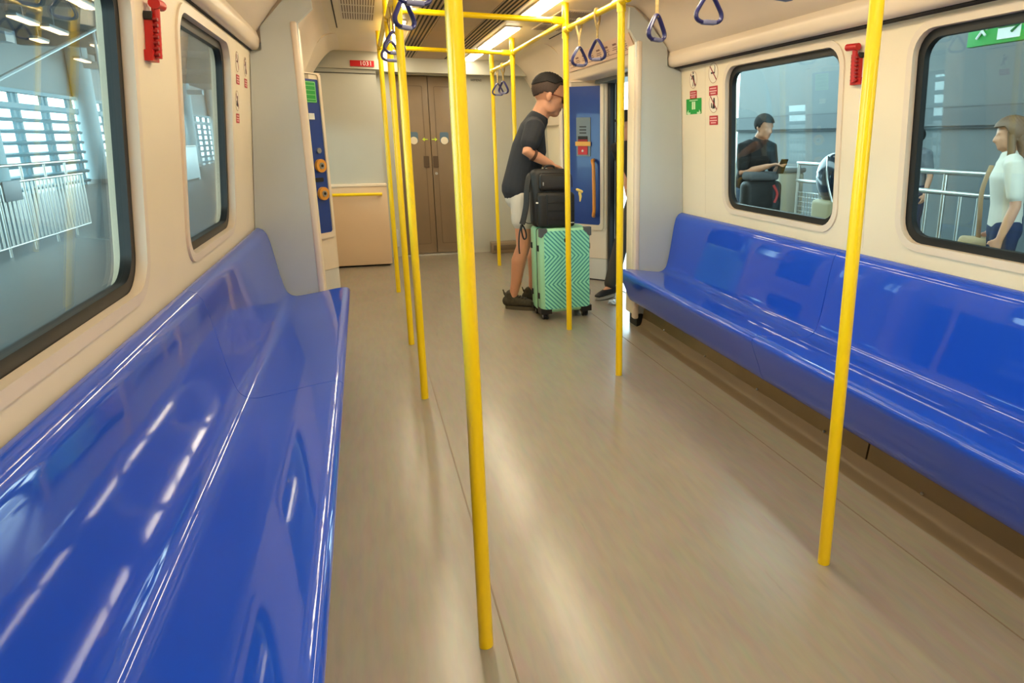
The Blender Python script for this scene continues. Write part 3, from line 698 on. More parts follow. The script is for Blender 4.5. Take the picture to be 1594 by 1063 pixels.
# ------------------------------------------------------------------ suitcase
MINT = mat('mint_shell', S(160, 222, 180), .32, coat=.2)
def chevron_mat():
    m = bpy.data.materials.new('mint_chevron'); m.use_nodes = True
    nt = m.node_tree; b = nt.nodes['Principled BSDF']; L = nt.links.new
    tc = nt.nodes.new('ShaderNodeTexCoord'); sp = nt.nodes.new('ShaderNodeSeparateXYZ'); L(tc.outputs['Object'], sp.inputs[0])
    def M(op, a, b_=None):
        n = nt.nodes.new('ShaderNodeMath'); n.operation = op
        for i, v in enumerate((a, b_)):
            if v is None: continue
            if isinstance(v, (int, float)): n.inputs[i].default_value = v
            else: L(v, n.inputs[i])
        return n.outputs[0]
    z = M('SUBTRACT', sp.outputs['Z'], .065); band = .2133
    tri = M('PINGPONG', z, band)
    ph = M('FRACT', M('DIVIDE', M('ADD', M('ADD', sp.outputs['X'], 5.0), M('MULTIPLY', tri, 1.0)), .033))
    st = M('GREATER_THAN', ph, .58)
    mx = nt.nodes.new('ShaderNodeMix'); mx.data_type = 'RGBA'
    mx.inputs[6].default_value = S(158, 240, 214); mx.inputs[7].default_value = S(72, 168, 160)
    L(st, mx.inputs[0]); L(mx.outputs[2], b.inputs['Base Color'])
    b.inputs['Roughness'].default_value = .35
    bp = nt.nodes.new('ShaderNodeBump'); bp.inputs['Strength'].default_value = .5; bp.inputs['Distance'].default_value = .004; bp.invert = True
    L(st, bp.inputs['Height']); L(bp.outputs[0], b.inputs['Normal'])
    return m
CHEV = chevron_mat()
DGREY = mat('graphite_plastic', S(86, 92, 96), .35)
BLK = mat('black_plastic', S(22, 22, 24), .4)
ZIP = mat('olive_zip_tape', S(52, 60, 40), .8, noise=.3, nscale=90)
# local frame: x along the chevron face, y depth (0 = face), z up
SW, SD, SH, SZ = .400, .275, .645, .055
SPOS, SROT = Vector((.424, 4.845, 0)), math.radians(2.0)
sc = thing('suitcase', 'mint green hard suitcase with chevron stripes standing on four wheels', 'suitcase', tuple(SPOS), SROT)
mb = MB().lohi((0, 0, SZ), (SW, SD*.40, SZ+SH), .028, 5).build('front_shell', MINT, sc)
MB().lohi((.0, SD*.47, SZ), (SW, SD, SZ+SH), .028, 5).build('rear_shell', MINT, sc)
MB().lohi((.006, SD*.38, SZ+.006), (SW-.006, SD*.49, SZ+SH-.006), .02, 4).build('zip_band', ZIP, sc)
MB().prism(rrect(.032, SW-.012, SZ+.03, SZ+SH-.018, .02), lambda u, v, d: Vector((u, d, v)), -.004, .012).build('chevron_face', CHEV, sc, angle=30)
for x, sx in ((-.004, 1), (SW+.004, -1)):
    poly = [(0, 0), (.055, 0), (.062, -.02), (.05, -.034), (.036, -.04), (.03, -.056), (.014, -.068), (0, -.062)]
    MB().prism([(x+sx*a, SZ+SH+.004+b) for a, b in poly], lambda u, v, d: Vector((u, d, v)), -.008, .03).build('corner_guard', DGREY, sc, smooth=False)
    poly = [(0, 0), (.085, 0), (.085, .036), (.04, .036), (.0, .046)]
    MB().prism([(x+sx*a, SZ-.006+b) for a, b in poly], lambda u, v, d: Vector((u, d, v)), -.008, .09).build('bottom_guard', BLK, sc, smooth=False)
    MB().prism([(x+sx*a, SZ-.006+b) for a, b in poly], lambda u, v, d: Vector((u, d, v)), SD-.05, SD+.006).build('bottom_guard', BLK, sc, smooth=False)
for z in (SZ+.11, SZ+.475):
    for y in (.045, SD-.05): MB().lohi((-.010, y-.012, z), (.004, y+.012, z+.045), .004).build('side_foot', BLK, sc)
    for y in (.045, SD-.05): MB().lohi((SW-.004, y-.012, z), (SW+.010, y+.012, z+.045), .004).build('side_foot', BLK, sc)
MB().lohi((SW*.5-.012, -.008, SZ+SH-.105), (SW*.5+.012, 0, SZ+SH-.075), .003).build('badge', BLK, sc)
MB().tube(catmull([(SW*.36, SD*.7, SZ+SH), (SW*.37, SD*.7, SZ+SH+.006), (SW*.5, SD*.7, SZ+SH+.009), (SW*.63, SD*.7, SZ+SH+.006), (SW*.64, SD*.7, SZ+SH)], 4), .006, 10).build('top_handle', BLK, sc)
for x in (.04, SW-.04):
    for y in (.035, SD-.04):
        w = MB().lohi((x-.022, y-.018, SZ-.022), (x+.022, y+.018, SZ+.004), .006).build('caster_housing', BLK, sc)
        for k in (-1, 1):
            ww = MB().tube([(x+k*.005, y, .0285), (x+k*.020, y, .0285)], .0275, 20).build('wheel', BLK, w)
            MB().tube([(x+k*.0205, y, .0285), (x+k*.0215, y, .0285)], .012, 14).build('hub', STEEL, ww)

# ------------------------------------------------------------------ backpack on the suitcase
BP = mat('backpack_nylon', S(30, 28, 26), .55, noise=.15, nscale=50, bump=.1)
BP2 = mat('backpack_panel', S(44, 38, 32), .45, noise=.15, nscale=40)
bz = SZ+SH
BPOS = Vector((.405, 4.875, bz))
bg = thing('backpack', 'black backpack standing on top of the mint suitcase', 'backpack', tuple(BPOS), SROT)
MB().lohi((0, .06, .0), (.30, .20, .432), .05, 6).build('main_body', BP, bg)
MB().lohi((.025, .0, .004), (.31, .10, .265), .03, 5).build('front_pocket', BP, bg)
MB().lohi((.045, .018, .275), (.285, .10, .405), .03, 5).build('top_pocket', BP2, bg)
z_ = MB()
z_.tube(catmull([(.04, .012, .30), (.05, .01, .385), (.09, .012, .402), (.24, .012, .402), (.28, .01, .385), (.288, .014, .30)], 5), .004, 8)
z_.build('top_zip', BLK, bg)
for z in (.06, .13, .19): MB().tube([(.09, -.001, z), (.30, -.001, z)], .0035, 8).build('seam_piping', BLK, bg)
MB().tube([(.088, -.002, .02), (.088, -.002, .25)], .005, 8).build('seam_piping', BLK, bg)
MB().lohi((.012, .02, .185), (.028, .034, .195)).build('white_tag', WHITE, bg, smooth=False)
MB().lohi((.062, .010, .315), (.070, .016, .34), .002).build('zip_pull', STEEL, bg)
MB().lohi((.255, -.006, .035), (.295, .0, .04)).build('side_print', WHITE, bg, smooth=False)
MB().tube(catmull([(.11, .13, .425), (.115, .13, .447), (.15, .13, .455), (.185, .13, .447), (.19, .13, .425)], 4), .008, 8).build('carry_handle', BP, bg)
MB().tube(catmull([(.05, .17, .40), (.0, .15, .385), (-.03, .12, .29), (-.045, .10, .17), (-.07, .09, .07), (-.085, .085, .03)], 6), [(.011, .028)]*31, 10).build('shoulder_strap', BP, bg)
MB().tube(catmull([(-.085, .085, .035), (-.10, .08, -.0), (-.112, .078, -.06), (-.116, .076, -.14), (-.112, .076, -.19)], 6), [(.003, .010)]*25, 8).build('strap_tail', BLK, bg)
MB().tube(catmull([(-.085, .085, .03), (-.06, .085, -.02), (-.055, .085, -.07), (-.075, .085, -.08), (-.09, .085, -.02), (-.085, .085, .03)], 4)[:-1], .006, 8, closed=True).build('buckle_loop', BLK, bg)
MB().tube(catmull([(-.08, .1, .06), (-.03, .12, .03), (.02, .14, .03)], 4), [(.003, .010)]*9, 8).build('lower_strap', BLK, bg)
CH = mat('pale_yellow_charm', S(240, 206, 110), .5)
kc = thing('bag_charm', 'pale yellow charm dangling from the right side of the black backpack', 'charm', (.742, 4.89, bz+.27))
MB().tube([(-.03, .01, .012), (0, 0, 0)], .003, 6).build('cord', BLK, kc)
MB().limb([((-.012, 0, .012), .010, .010), ((.022, 0, -.004), .013, .012)], (0, 1, 0)).limb([((.008, 0, -.012), .011, .011), ((.014, 0, -.04), .012, .011), ((.010, 0, -.075), .005, .005)], (0, 1, 0)).build('charm_body', CH, kc)

# ------------------------------------------------------------------ people
def head_frame(fwd, tilt=0):
    f = Vector(fwd).normalized(); s_ = f.cross(Vector((0, 0, 1))).normalized(); u = s_.cross(f).normalized()
    return f, s_, u                                  # forward, person's right, up
def head(mb, c, fr, k=1.0):
    """cranium, jaw, nose, brow, ears, lips; c = centre of the head"""
    f, s_, u = fr; c = Vector(c)
    P = lambda a, b, d: c+f*a*k+s_*b*k+u*d*k
    A = lambda a, b, d: (f*a*k, s_*b*k, u*d*k)
    mb.ball(P(-.012, 0, .030), A(.098, .077, .088), 20, 14)
    mb.ball(P(.020, 0, -.030), A(.072, .063, .082), 18, 12)
    mb.ball(P(.050, 0, -.080), A(.038, .036, .030), 14, 10)
    for q in (-1, 1):
        mb.ball(P(.012, q*.045, -.065), A(.045, .018, .034), 12, 8)
        mb.ball(P(.050, q*.034, -.015), A(.030, .026, .024), 12, 8)
        mb.ball(P(-.010, q*.077, -.008), A(.018, .010, .032), 12, 8)
        mb.ball(P(.074, q*.026, .026), A(.014, .024, .010), 10, 8)
    mb.limb([(P(.084, 0, .014), .009*k, .009*k), (P(.099, 0, -.012), .012*k, .012*k), (P(.104, 0, -.026), .014*k, .015*k)], s_, 10)
    mb.ball(P(.092, 0, -.030), A(.012, .020, .009), 10, 8)
    mb.ball(P(.083, 0, -.050), A(.012, .024, .006), 10, 8)
    mb.ball(P(.081, 0, -.060), A(.012, .021, .007), 10, 8)
def hair_cap(c, fr, m, parent, root, k=1.0, fringe=.05, low=-.02, back=-.06, vol=1.06, name='hair'):
    """close-cut hair: thick shell over the cranium, cut along a hairline"""
    f, s_, u = fr; c = Vector(c)
    b = bmesh.new(); bmesh.ops.create_uvsphere(b, u_segments=96, v_segments=64, radius=1)
    kill = []
    for v in b.verts:
        x, y, z = v.co.x*.105*vol, v.co.y*.082*vol, v.co.z*.093*vol
        lim = fringe if x > .055 else (low+(fringe-low)*max(0, (x-.02)/.035) if x > .02 else (low if x > -.03 else back+(low-back)*max(0, (x+.10)/.07)))
        if z < lim-.03: kill.append(v)
    bmesh.ops.delete(b, geom=kill, context='VERTS')
    mb = MB(root); mb.bm.free(); mb.bm = b
    for v in b.verts:
        x, y, z = v.co.x*.105*vol*k, v.co.y*.082*vol*k, v.co.z*.093*vol*k
        w = 1+.02*math.sin(40*v.co.x+13*v.co.y)*math.sin(31*v.co.z)
        v.co = c+f*(x*w-.012*k)+s_*y*w+u*(z*w+.032*k)
    o = mb.build(name, m, parent)
    so = o.modifiers.new('thick', 'SOLIDIFY'); so.thickness = .012*k; so.offset = -1
    return o
def hand(mb, wrist, d, palm_n, k=1.0, curl=.6, side=1):
    """palm, four unequal bent fingers and a thumb leaving the side of the palm"""
    d = Vector(d).normalized(); n = Vector(palm_n); n = (n-d*n.dot(d)).normalized(); t = d.cross(n)*side
    w = Vector(wrist)
    mb.limb([(w, .026*k, .019*k), (w+d*.035*k, .036*k, .016*k), (w+d*.078*k, .040*k, .014*k)], t, 12)
    for j, (off, ln) in enumerate(((.030, .070), (.010, .080), (-.010, .074), (-.030, .056))):
        p = w+d*.080*k+t*off*k; dd = d.copy(); nodes = [(p-d*.02*k, .0095*k, .009*k)]
        for q in (.42, .33, .25):
            ax = t
            ang = curl*(.9 if q == .42 else 1.0)
            dd = (dd*math.cos(ang)+n*math.sin(ang)).normalized()
            p = p+dd*ln*q*k; nodes.append((p, .0088*k, .0082*k))
        mb.limb(nodes, t, 8)
    b = w+d*.025*k+t*.028*k
    th = (d*.55+t*.75+n*.25).normalized()
    th2 = (d*.9+t*.1+n*.4).normalized()
    mb.limb([(b-th*.01*k, .013*k, .012*k), (b+th*.035*k, .0105*k, .010*k), (b+th*.035*k+th2*.032*k, .009*k, .0085*k)], t, 8)
def shoe(ankle_xy, yaw, root, parent, m, sole, k=1.0, z=0.0, lace=None):
    f = Vector((math.cos(yaw), math.sin(yaw), 0)); s_ = Vector((-f.y, f.x, 0)); a = Vector((*ankle_xy, z))
    P = lambda x, y, h: a+f*x*k+s_*y*k+Vector((0, 0, h*k))
    up = MB(root)
    up.limb([(P(-.055, 0, .055), .037*k, .04*k), (P(0, 0, .058), .040*k, .043*k), (P(.075, 0, .048), .043*k, .034*k), (P(.145, .0, .036), .042*k, .024*k), (P(.18, 0, .032), .034*k, .018*k)], s_, 14)
    up.limb([(P(-.018, 0, .06), .038*k, .045*k), (P(-.022, 0, .105), .036*k, .046*k)], s_, 14)
    up.limb([(P(-.075, 0, .10), .012*k, .006*k), (P(-.085, 0, .135), .011*k, .005*k)], s_, 8)
    o = up.remesh('shoe', m, parent, .006*k, 3)
    n = 28; ol = []
    for i in range(n):
        t = 2*PI*i/n; x = .065+.138*math.cos(t); y = (.046 if math.cos(t) > 0 else .041)*math.sin(t)
        ol.append((x, y))
    MB(root).prism(ol, lambda u, v, d: P(u, v, d), .0, .024).build('sole', sole, o)
    if lace is not None:
        for x in (.04, .062, .084): MB(root).tube([P(x, -.022, .088-.26*(x-.04)), P(x, 0, .097-.26*(x-.04)), P(x, .022, .088-.26*(x-.04))], .004*k, 6).build('lace', lace, o)
    return o

SKIN = mat('skin_tan', S(206, 146, 112), .5, noise=.05, nscale=14)
HAIR = mat('black_hair', S(22, 16, 13), .75, noise=.4, nscale=120, bump=.5)
HAIRF = mat('faded_hair', S(66, 48, 38), .7, noise=.3, nscale=160)
TEE = mat('dark_tee', S(38, 40, 46), .85, noise=.12, nscale=8, bump=.2)
SHORTS = mat('pale_shorts', S(206, 198, 184), .85, noise=.06, nscale=10, bump=.2)
OLIVE = mat('olive_knit', S(62, 56, 40), .85, noise=.25, nscale=60)

def limb_pts(mb, pts, rs, ref=(0, 1, 0), seg=14):
    mb.limb([(p, r, r) if not isinstance(r, tuple) else (p, *r) for p, r in zip(pts, rs)], ref, seg)

# the man with the luggage: faces +x, leaning over the bag
mr = (.36, 5.33, 0)
HK = 1.28
man = thing('person', 'person in dark tee, pale shorts and sunglasses bending over the black backpack', 'person', mr)
Ym = 5.33
hip = Vector((.40, Ym, .93)); waist = Vector((.425, Ym, 1.08)); chest = Vector((.475, Ym, 1.28)); shm = Vector((.505, Ym, 1.44)); nk = Vector((.565, Ym-.005, 1.525)); hc = Vector((.640, Ym-.02, 1.670))
fr = head_frame((.94, -.10, -.30))
body = MB(mr)
head(body, hc, fr, HK)
limb_pts(body, [shm, nk, hc+Vector((-.03, 0, -.05))], [(.075, .07), (.068, .070), (.068, .068)], (0, 1, 0))
limb_pts(body, [hip, waist, chest, shm], [(.15, .115), (.145, .105), (.165, .115), (.15, .075)], (0, 1, 0), 20)
SHr, ELr, WRr = Vector((.475, Ym-.185, 1.425)), Vector((.395, Ym-.27, 1.255)), Vector((.585, Ym-.235, 1.160))
SHl, ELl, WRl = Vector((.525, Ym+.185, 1.415)), Vector((.545, Ym+.24, 1.20)), Vector((.66, Ym+.02, 1.14))
limb_pts(body, [SHr, (SHr+ELr)/2, ELr, ELr*.6+WRr*.4, WRr], [.052, .048, .042, .042, .029])
limb_pts(body, [SHl, (SHl+ELl)/2, ELl, ELl*.6+WRl*.4, WRl], [.052, .048, .042, .042, .029])
hand(body, WRr, (.93, .05, -.35), (-.25, 0, -1), 1.0, .45, 1)
hand(body, WRl, (.8, -.3, -.5), (-.3, 0, -1), 1.0, .4, -1)
KNr, ANr = Vector((.385, Ym-.09, .52)), Vector((.300, Ym-.04, .105))
KNl, ANl = Vector((.55, Ym+.11, .50)), Vector((.50, Ym+.13, .10))
HPr, HPl = Vector((.40, Ym-.085, .90)), Vector((.41, Ym+.085, .90))
for H_, K_, A_ in ((HPr, KNr, ANr), (HPl, KNl, ANl)):
    limb_pts(body, [H_, H_*.5+K_*.5, K_, K_*.72+A_*.28+Vector((-.014, 0, 0)), K_*.3+A_*.7, A_], [.085, .074, .056, .060, .043, .034])
    limb_pts(body, [A_, A_+Vector((.02, 0, -.05)), A_+Vector((.10, 0, -.07))], [.034, .036, .026])
body.remesh('body', SKIN, man, .0062, 5)
shirt = MB(mr)
limb_pts(shirt, [hip+Vector((-.012, 0, .035)), waist+Vector((-.012, 0, 0)), chest, shm+Vector((0, 0, -.005)), nk+Vector((-.02, 0, -.035))], [(.178, .142), (.172, .132), (.188, .134), (.176, .092), (.086, .084)], (0, 1, 0), 22)
for a, b, q in ((SHr, ELr, .62), (SHl, ELl, .62)):
    e = a+(b-a)*q
    limb_pts(shirt, [a*.6+shm*.4+Vector((0, 0, .0)), a+Vector((.002, 0, -.004)), a*.5+e*.5, e], [.085, .080, .076, .072])
shirt.remesh('tee_shirt', TEE, man, .007, 5)
sh = MB(mr)
limb_pts(sh, [hip+Vector((-.0, 0, .06)), hip+Vector((0, 0, -.02))], [(.160, .124), (.165, .135)], (0, 1, 0), 18)
for H_, K_ in ((HPr, KNr), (HPl, KNl)):
    limb_pts(sh, [H_, H_*.55+K_*.45], [.105, .098])
sh.remesh('shorts', SHORTS, man, .008, 5)
hair_cap(hc, fr, HAIRF, man, mr, HK, fringe=.085, low=.005, back=-.055, vol=1.012, name='side_hair')
hair_cap(hc+fr[2]*.010, fr, HAIR, man, mr, HK, fringe=.090, low=.062, back=.02, vol=1.045, name='hair')
gl = MB(mr)
f_, s_, u_ = fr
G = lambda a, b, d: hc+f_*a*HK+s_*b*HK+u_*d*HK
for q in (-1, 1): gl.ball(G(.088, q*.034, .002), (f_*.014, s_*.037, u_*.029), 14, 10)
g_ = gl.build('sunglasses', mat('dark_lens', S(16, 14, 14), .15, coat=.5), man)
tb = MB(mr)
for q in (-1, 1): tb.tube([G(.085, q*.064, .012), G(.03, q*.079, .010), G(-.01, q*.082, .006)], .0035, 8)
tb.tube([G(.096, -.012, .006), G(.099, 0, .008), G(.096, .012, .006)], .003, 8)
tb.build('frame', mat('tortoise_frame', S(110, 44, 24), .3), g_)
bb = ELr*.74+WRr*.26; bd = (WRr-ELr).normalized()
MB(mr).tube([bb-bd*.011, bb+bd*.011], .0445, 22).build('arm_band', mat('brown_band', S(84, 52, 34), .6), man)
SOLE = mat('olive_sole', S(78, 70, 52), .7)
LACE = mat('dark_lace', S(40, 36, 28), .8)
shoe((ANr.x+.012, ANr.y), math.radians(-30), mr, man, OLIVE, SOLE, 1.15, 0, LACE)
shoe((ANl.x, ANl.y), math.radians(-10), mr, man, OLIVE, SOLE, 1.0, 0, LACE)

def person(name, label, base, face, m_top, m_leg, m_hair, m_shoe, h=1.7, lean=0.0, arms=None, hair_len=0.0, long_leg=True, stride=0.0, group=None, vox=.009):
    """a standing figure; base = point between the feet, face = heading in the plane, lean = forward pitch of the trunk"""
    k = h/1.72
    b = Vector(base); f = Vector((face[0], face[1], 0)).normalized(); s_ = Vector((f.y, -f.x, 0)); up = Vector((0, 0, 1))
    rt = thing(name, label, 'person', tuple(b), group=group)
    P = lambda x, y, z: b+f*x*k+s_*y*k+up*z*k
    def T(x, y, z):                     # trunk point, pitched forward about the hips
        c, q = math.cos(lean), math.sin(lean); dz = z-.92
        return P(x*c+dz*q, y, .92+dz*c-x*q)
    hc = T(.02, 0, 1.60); fr = head_frame(f*.97-up*(.1+.5*lean))
    bm_ = MB(b)
    head(bm_, hc, fr, k)
    limb_pts(bm_, [T(0, 0, 1.40), T(0, 0, 1.49), hc-fr[2]*.05], [.06*k, .055*k, .056*k])
    limb_pts(bm_, [T(0, 0, .95), T(0, 0, 1.10), T(.01, 0, 1.30), T(0, 0, 1.41)], [(.155*k, .10*k), (.135*k, .09*k), (.165*k, .105*k), (.13*k, .07*k)], s_, 18)
    J = []
    for q in (-1, 1):
        sh_ = T(0, q*.185, 1.39)
        if arms: el, wr = [T(*p) for p in arms[0 if q > 0 else 1]]
        else: el, wr = T(-.02, q*.235, 1.10), T(.06, q*.235, .87)
        J.append((sh_, el, wr))
        limb_pts(bm_, [sh_, (sh_+el)/2, el, el*.6+wr*.4, wr], [.050*k, .045*k, .039*k, .038*k, .027*k])
        d = (wr-el).normalized()
        hand(bm_, wr, d, -s_*q if abs(d.z) > .6 else -up, k, .45, q)
    L = []
    for q in (-1, 1):
        hp = P(0, q*.085, .92); kn = P(.03+q*stride*.5, q*.09, .50); an = P(-.03+q*stride, q*.095, .09)
        L.append((hp, kn, an, q))
        limb_pts(bm_, [hp, (hp+kn)/2, kn, kn*.7+an*.3, an], [.085*k, .072*k, .054*k, .056*k, .034*k])
        limb_pts(bm_, [an, an+f*.10*k-up*.045*k], [.034*k, .026*k])
    bm_.remesh('body', SKIN, rt, vox, 4)
    t_ = MB(b)
    limb_pts(t_, [T(0, 0, .93), T(0, 0, 1.10), T(.01, 0, 1.30), T(0, 0, 1.41), T(0, 0, 1.44)], [(.168*k, .118*k), (.15*k, .108*k), (.18*k, .12*k), (.145*k, .085*k), (.08*k, .075*k)], s_, 18)
    for sh_, el, wr in J: limb_pts(t_, [sh_*.6+T(0, 0, 1.41)*.4, sh_, sh_*.5+el*.5, sh_*.25+el*.75], [.075*k, .074*k, .064*k, .058*k])
    t_.remesh('shirt', m_top, rt, vox, 4)
    l_ = MB(b)
    limb_pts(l_, [P(0, 0, 1.0), P(0, 0, .90)], [(.155*k, .112*k), (.165*k, .122*k)], s_, 18)
    for hp, kn, an, q in L:
        if long_leg: limb_pts(l_, [hp, (hp+kn)/2, kn, kn*.5+an*.5, an+up*.03], [.10*k, .088*k, .070*k, .068*k, .056*k])
        else: limb_pts(l_, [hp, hp*.4+kn*.6], [.10*k, .092*k])
    l_.remesh('trousers' if long_leg else 'shorts', m_leg, rt, vox, 4)
    hair_cap(hc, fr, m_hair, rt, b, k, fringe=.06, low=-.02, back=-.07, vol=1.07)
    if hair_len:
        hb = MB(b); hf, hs, hu = fr
        hb.limb([(hc-hf*.055*k+hu*.03*k, .085*k, .05*k), (hc-hf*.075*k-hu*.08*k, .088*k, .045*k), (hc-hf*.07*k-hu*(.08+hair_len)*k, .06*k, .025*k)], hs, 14)
        for q in (-1, 1): hb.limb([(hc+hs*q*.076*k+hu*.03*k, .03*k, .02*k), (hc+hs*q*.085*k-hu*.10*k, .032*k, .02*k), (hc+hf*.02*k+hs*q*.09*k-hu*(.10+hair_len*.7)*k, .022*k, .014*k)], hf, 10)
        hb.remesh('long_hair', m_hair, rt, .008, 3)
    ya = math.atan2(f.y, f.x)
    for hp, kn, an, q in L: shoe((an.x, an.y), ya, b, rt, m_shoe, mat('pale_sole', S(170, 165, 155), .6), k, b.z)
    return rt, T, J

BLKTEE = mat('black_shirt', S(26, 24, 24), .8, noise=.15, nscale=10)
DTROU = mat('charcoal_trousers', S(58, 56, 52), .8, noise=.12, nscale=12)
DENIM = mat('blue_denim', S(80, 104, 130), .8, noise=.15, nscale=40)
CREAMT = mat('cream_blouse', S(214, 204, 188), .8, noise=.05, nscale=10)
NAVYT = mat('navy_cloth', S(36, 42, 66), .85, noise=.1, nscale=12)
BROWNH = mat('brown_hair', S(104, 74, 50), .55, noise=.3, nscale=110)
GREYT = mat('grey_cloth', S(110, 112, 116), .8, noise=.1, nscale=12)
BSHOE = mat('black_shoe', S(24, 22, 22), .5)
person('person', 'person in black shirt and dark trousers in the open right doorway, black sneaker forward', (1.57, 5.55, .006), (-.86, -.5), BLKTEE, DTROU, HAIR, BSHOE, 1.62, .42,
       arms=(((-.05, .22, 1.14), (.09, .13, 1.02)), ((.02, -.25, 1.14), (.16, -.20, 1.17))), stride=.44, vox=.008)
# ------------------------------------------------------------------ right platform
PW = mat('platform_wall', S(92, 98, 98), .5, noise=.05, nscale=2)
PFL = mat('platform_tiles', S(78, 80, 80), .35, noise=.08, nscale=3)
STN = mat('station_steel', S(150, 165, 170), .4, metal=.3)
DTEAL = mat('dark_teal_steel', S(52, 78, 90), .5)
struct(MB().lohi((1.62, -8, -.3), (9, 26, -.012)).build('platform_floor_right', PFL, smooth=False))
wl = MB().lohi((6.5, -8, -.01), (6.7, 12.5, 3.8)).build('station_wall_right', PW, smooth=False); struct(wl)
for z, hh in ((1.62, .05), (1.74, .03), (1.50, .03)):
    struct(MB().lohi((6.44, -8, z), (6.5, 12.5, z+hh)).build('trim_%d' % (20+int(z*100) % 50), mat('dark_band', S(66, 70, 72), .5), smooth=False))
struct(MB().lohi((6.40, -8, 1.53), (6.5, 12.5, 1.75)).build('trim_90', mat('band_grey', S(80, 86, 88), .5), smooth=False))
struct(MB().lohi((1.75, -8, 3.8), (9, 8.6, 3.95)).build('station_roof_right', mat('roof_grey', S(120, 126, 128), .6), smooth=False))
for k in range(3):  # unseen lamps, added to light the right platform
    y = -2+k*4.2
    lr = thing('platform_lamp', ['strip lamp under the platform roof behind the first right window', 'strip lamp under the platform roof beyond the second right window', 'strip lamp under the platform roof far past the doorway'][k], 'ceiling light', (3.6, y, 3.74), group='platform strip lamps')
    MB((3.6, y, 3.74)).lohi((3.45, y-.9, 3.72), (3.75, y+.9, 3.8), .01).build('lamp_body', GREYM, lr)
    MB((3.6, y, 3.74)).lohi((3.49, y-.85, 3.70), (3.71, y+.85, 3.722)).build('diffuser', mat('cool_diffuser', (.85, .97, 1, 1), .5, emit=9), lr, smooth=False)
# platform railing seen through the right windows
def railing(name, lb, x, ya, yb, z0, zt, step, m, r=.016, two=True, group=None):
    c0 = (x, (ya+yb)/2, 0)
    rt = thing(name, lb, 'railing', c0, group=group)
    MB(c0).tube([(x, ya, zt), (x, yb, zt)], r*1.7, 12).build('top_rail', m, rt)
    if two: MB(c0).tube([(x, ya, zt-.19), (x, yb, zt-.19)], r*1.6, 12).build('second_rail', m, rt)
    MB(c0).tube([(x, ya, z0), (x, yb, z0)], r, 10).build('bottom_rail', m, rt)
    n = int(round((yb-ya)/step)); 
    for i in range(n+1):
        y = ya+(yb-ya)*i/n
        if i % 6 == 0: MB(c0).tube([(x, y, -.012), (x, y, zt)], r*1.3, 10).build('post', m, rt)
        else: MB(c0).tube([(x, y, z0), (x, y, zt-(.19 if two else 0))], r, 8).build('baluster', m, rt)
    return rt
railing('platform_railing', 'steel platform railing with upright balusters behind the nearer right window', 4.4, 2.6, 6.2, .22, 1.06, .2, STEEL)
for z, lb in ((1.06, 'upper'), (.86, 'lower')):
    pass
r2 = thing('guard_rail', 'two level steel guard rails behind the farther right window', 'railing', (4.5, 7.2, 0))
for z in (1.06, .84): MB((4.5, 7.2, 0)).tube([(4.5, 6.75, z), (4.5, 7.5, z)], .022, 10).build('rail_tube', STEEL, r2)
for y in (6.78, 7.47): MB((4.5, 7.2, 0)).tube([(4.5, y, -.012), (4.5, y, 1.06)], .022, 10).build('post', STEEL, r2)
mesh_ = MB((4.5, 7.2, 0))
for k in range(13): mesh_.tube([(4.5, 6.78+k*.0575, .1), (4.5, 6.78+k*.0575, .7)], .005, 6)
for k in range(11): mesh_.tube([(4.5, 6.78, .1+k*.06), (4.5, 7.47, .1+k*.06)], .005, 6)
mesh_.build('mesh_infill', STEEL, r2)
tbx = thing('platform_bin', 'beige boxy bin on the platform behind the farther right window', 'bin', (4.5, 7.95, -.012))
MB((4.5, 7.95, -.012)).lohi((4.3, 7.62, -.012), (4.7, 8.2, .93), .03, 3).build('bin_body', mat('beige_bin', S(176, 170, 150), .5), tbx)
MB((4.5, 7.95, -.012)).lohi((4.28, 7.60, .93), (4.72, 8.22, 1.0), .03, 3).build('bin_lid', mat('grey_lid', S(120, 126, 126), .5), tbx)
bgx = thing('rolling_bag', 'dark rounded bag over a beige case at the right edge of the farther right window', 'bag', (4.0, 6.1, -.012))
MB((4.0, 6.1, -.012)).lohi((3.85, 5.95, .03), (4.15, 6.3, .72), .05, 3).build('case', mat('khaki_case', S(140, 130, 96), .6), bgx)
MB((4.0, 6.1, -.012)).ball((4.0, 6.12, .95), (.17, .22, .27), 20, 14).build('hood', mat('dark_glossy_hood', S(28, 32, 38), .2, coat=.5), bgx)
MB((4.0, 6.1, -.012)).tube(catmull([(3.9, 5.98, .7), (3.84, 6.02, .95), (3.9, 6.12, 1.18)], 5), .012, 8).build('frame_bar', STEEL, bgx)
for x in (3.88, 4.12):
    for y in (5.98, 6.27): MB((4.0, 6.1, -.012)).tube([(x-.012, y, .024), (x+.012, y, .024)], .036, 14).build('wheel', BLK, bgx)
# waiting people
p1, T1, J1 = person('person', 'person in black bending over a phone behind the farther right window', (2.75, 5.85, -.012), (.25, -1), BLKTEE, DENIM, HAIR, BSHOE, 1.62, .30,
       arms=(((.10, .22, 1.16), (.30, .10, 1.30)), ((.12, -.22, 1.14), (.31, -.06, 1.31))), vox=.010)
def on(T, b, m, parent_label): pass
ph = thing('phone', 'dark phone in the hands of the person behind the farther right window', 'phone', tuple(T1(.40, .02, 1.33)))
c_ = T1(.40, .02, 1.33)
MB(c_).box(c_, (.075, .012, .15), Matrix.Rotation(.5, 3, 'X'), .004).build('phone_body', BLK, ph)
bk2 = thing('shoulder_bag', 'black bag with red strap on the person behind the farther right window', 'bag', (2.72, 5.55, .8))
MB((2.72, 5.55, .8)).lohi((2.52, 5.44, .62), (2.92, 5.60, .98), .06, 4).build('bag_body', BP, bk2)
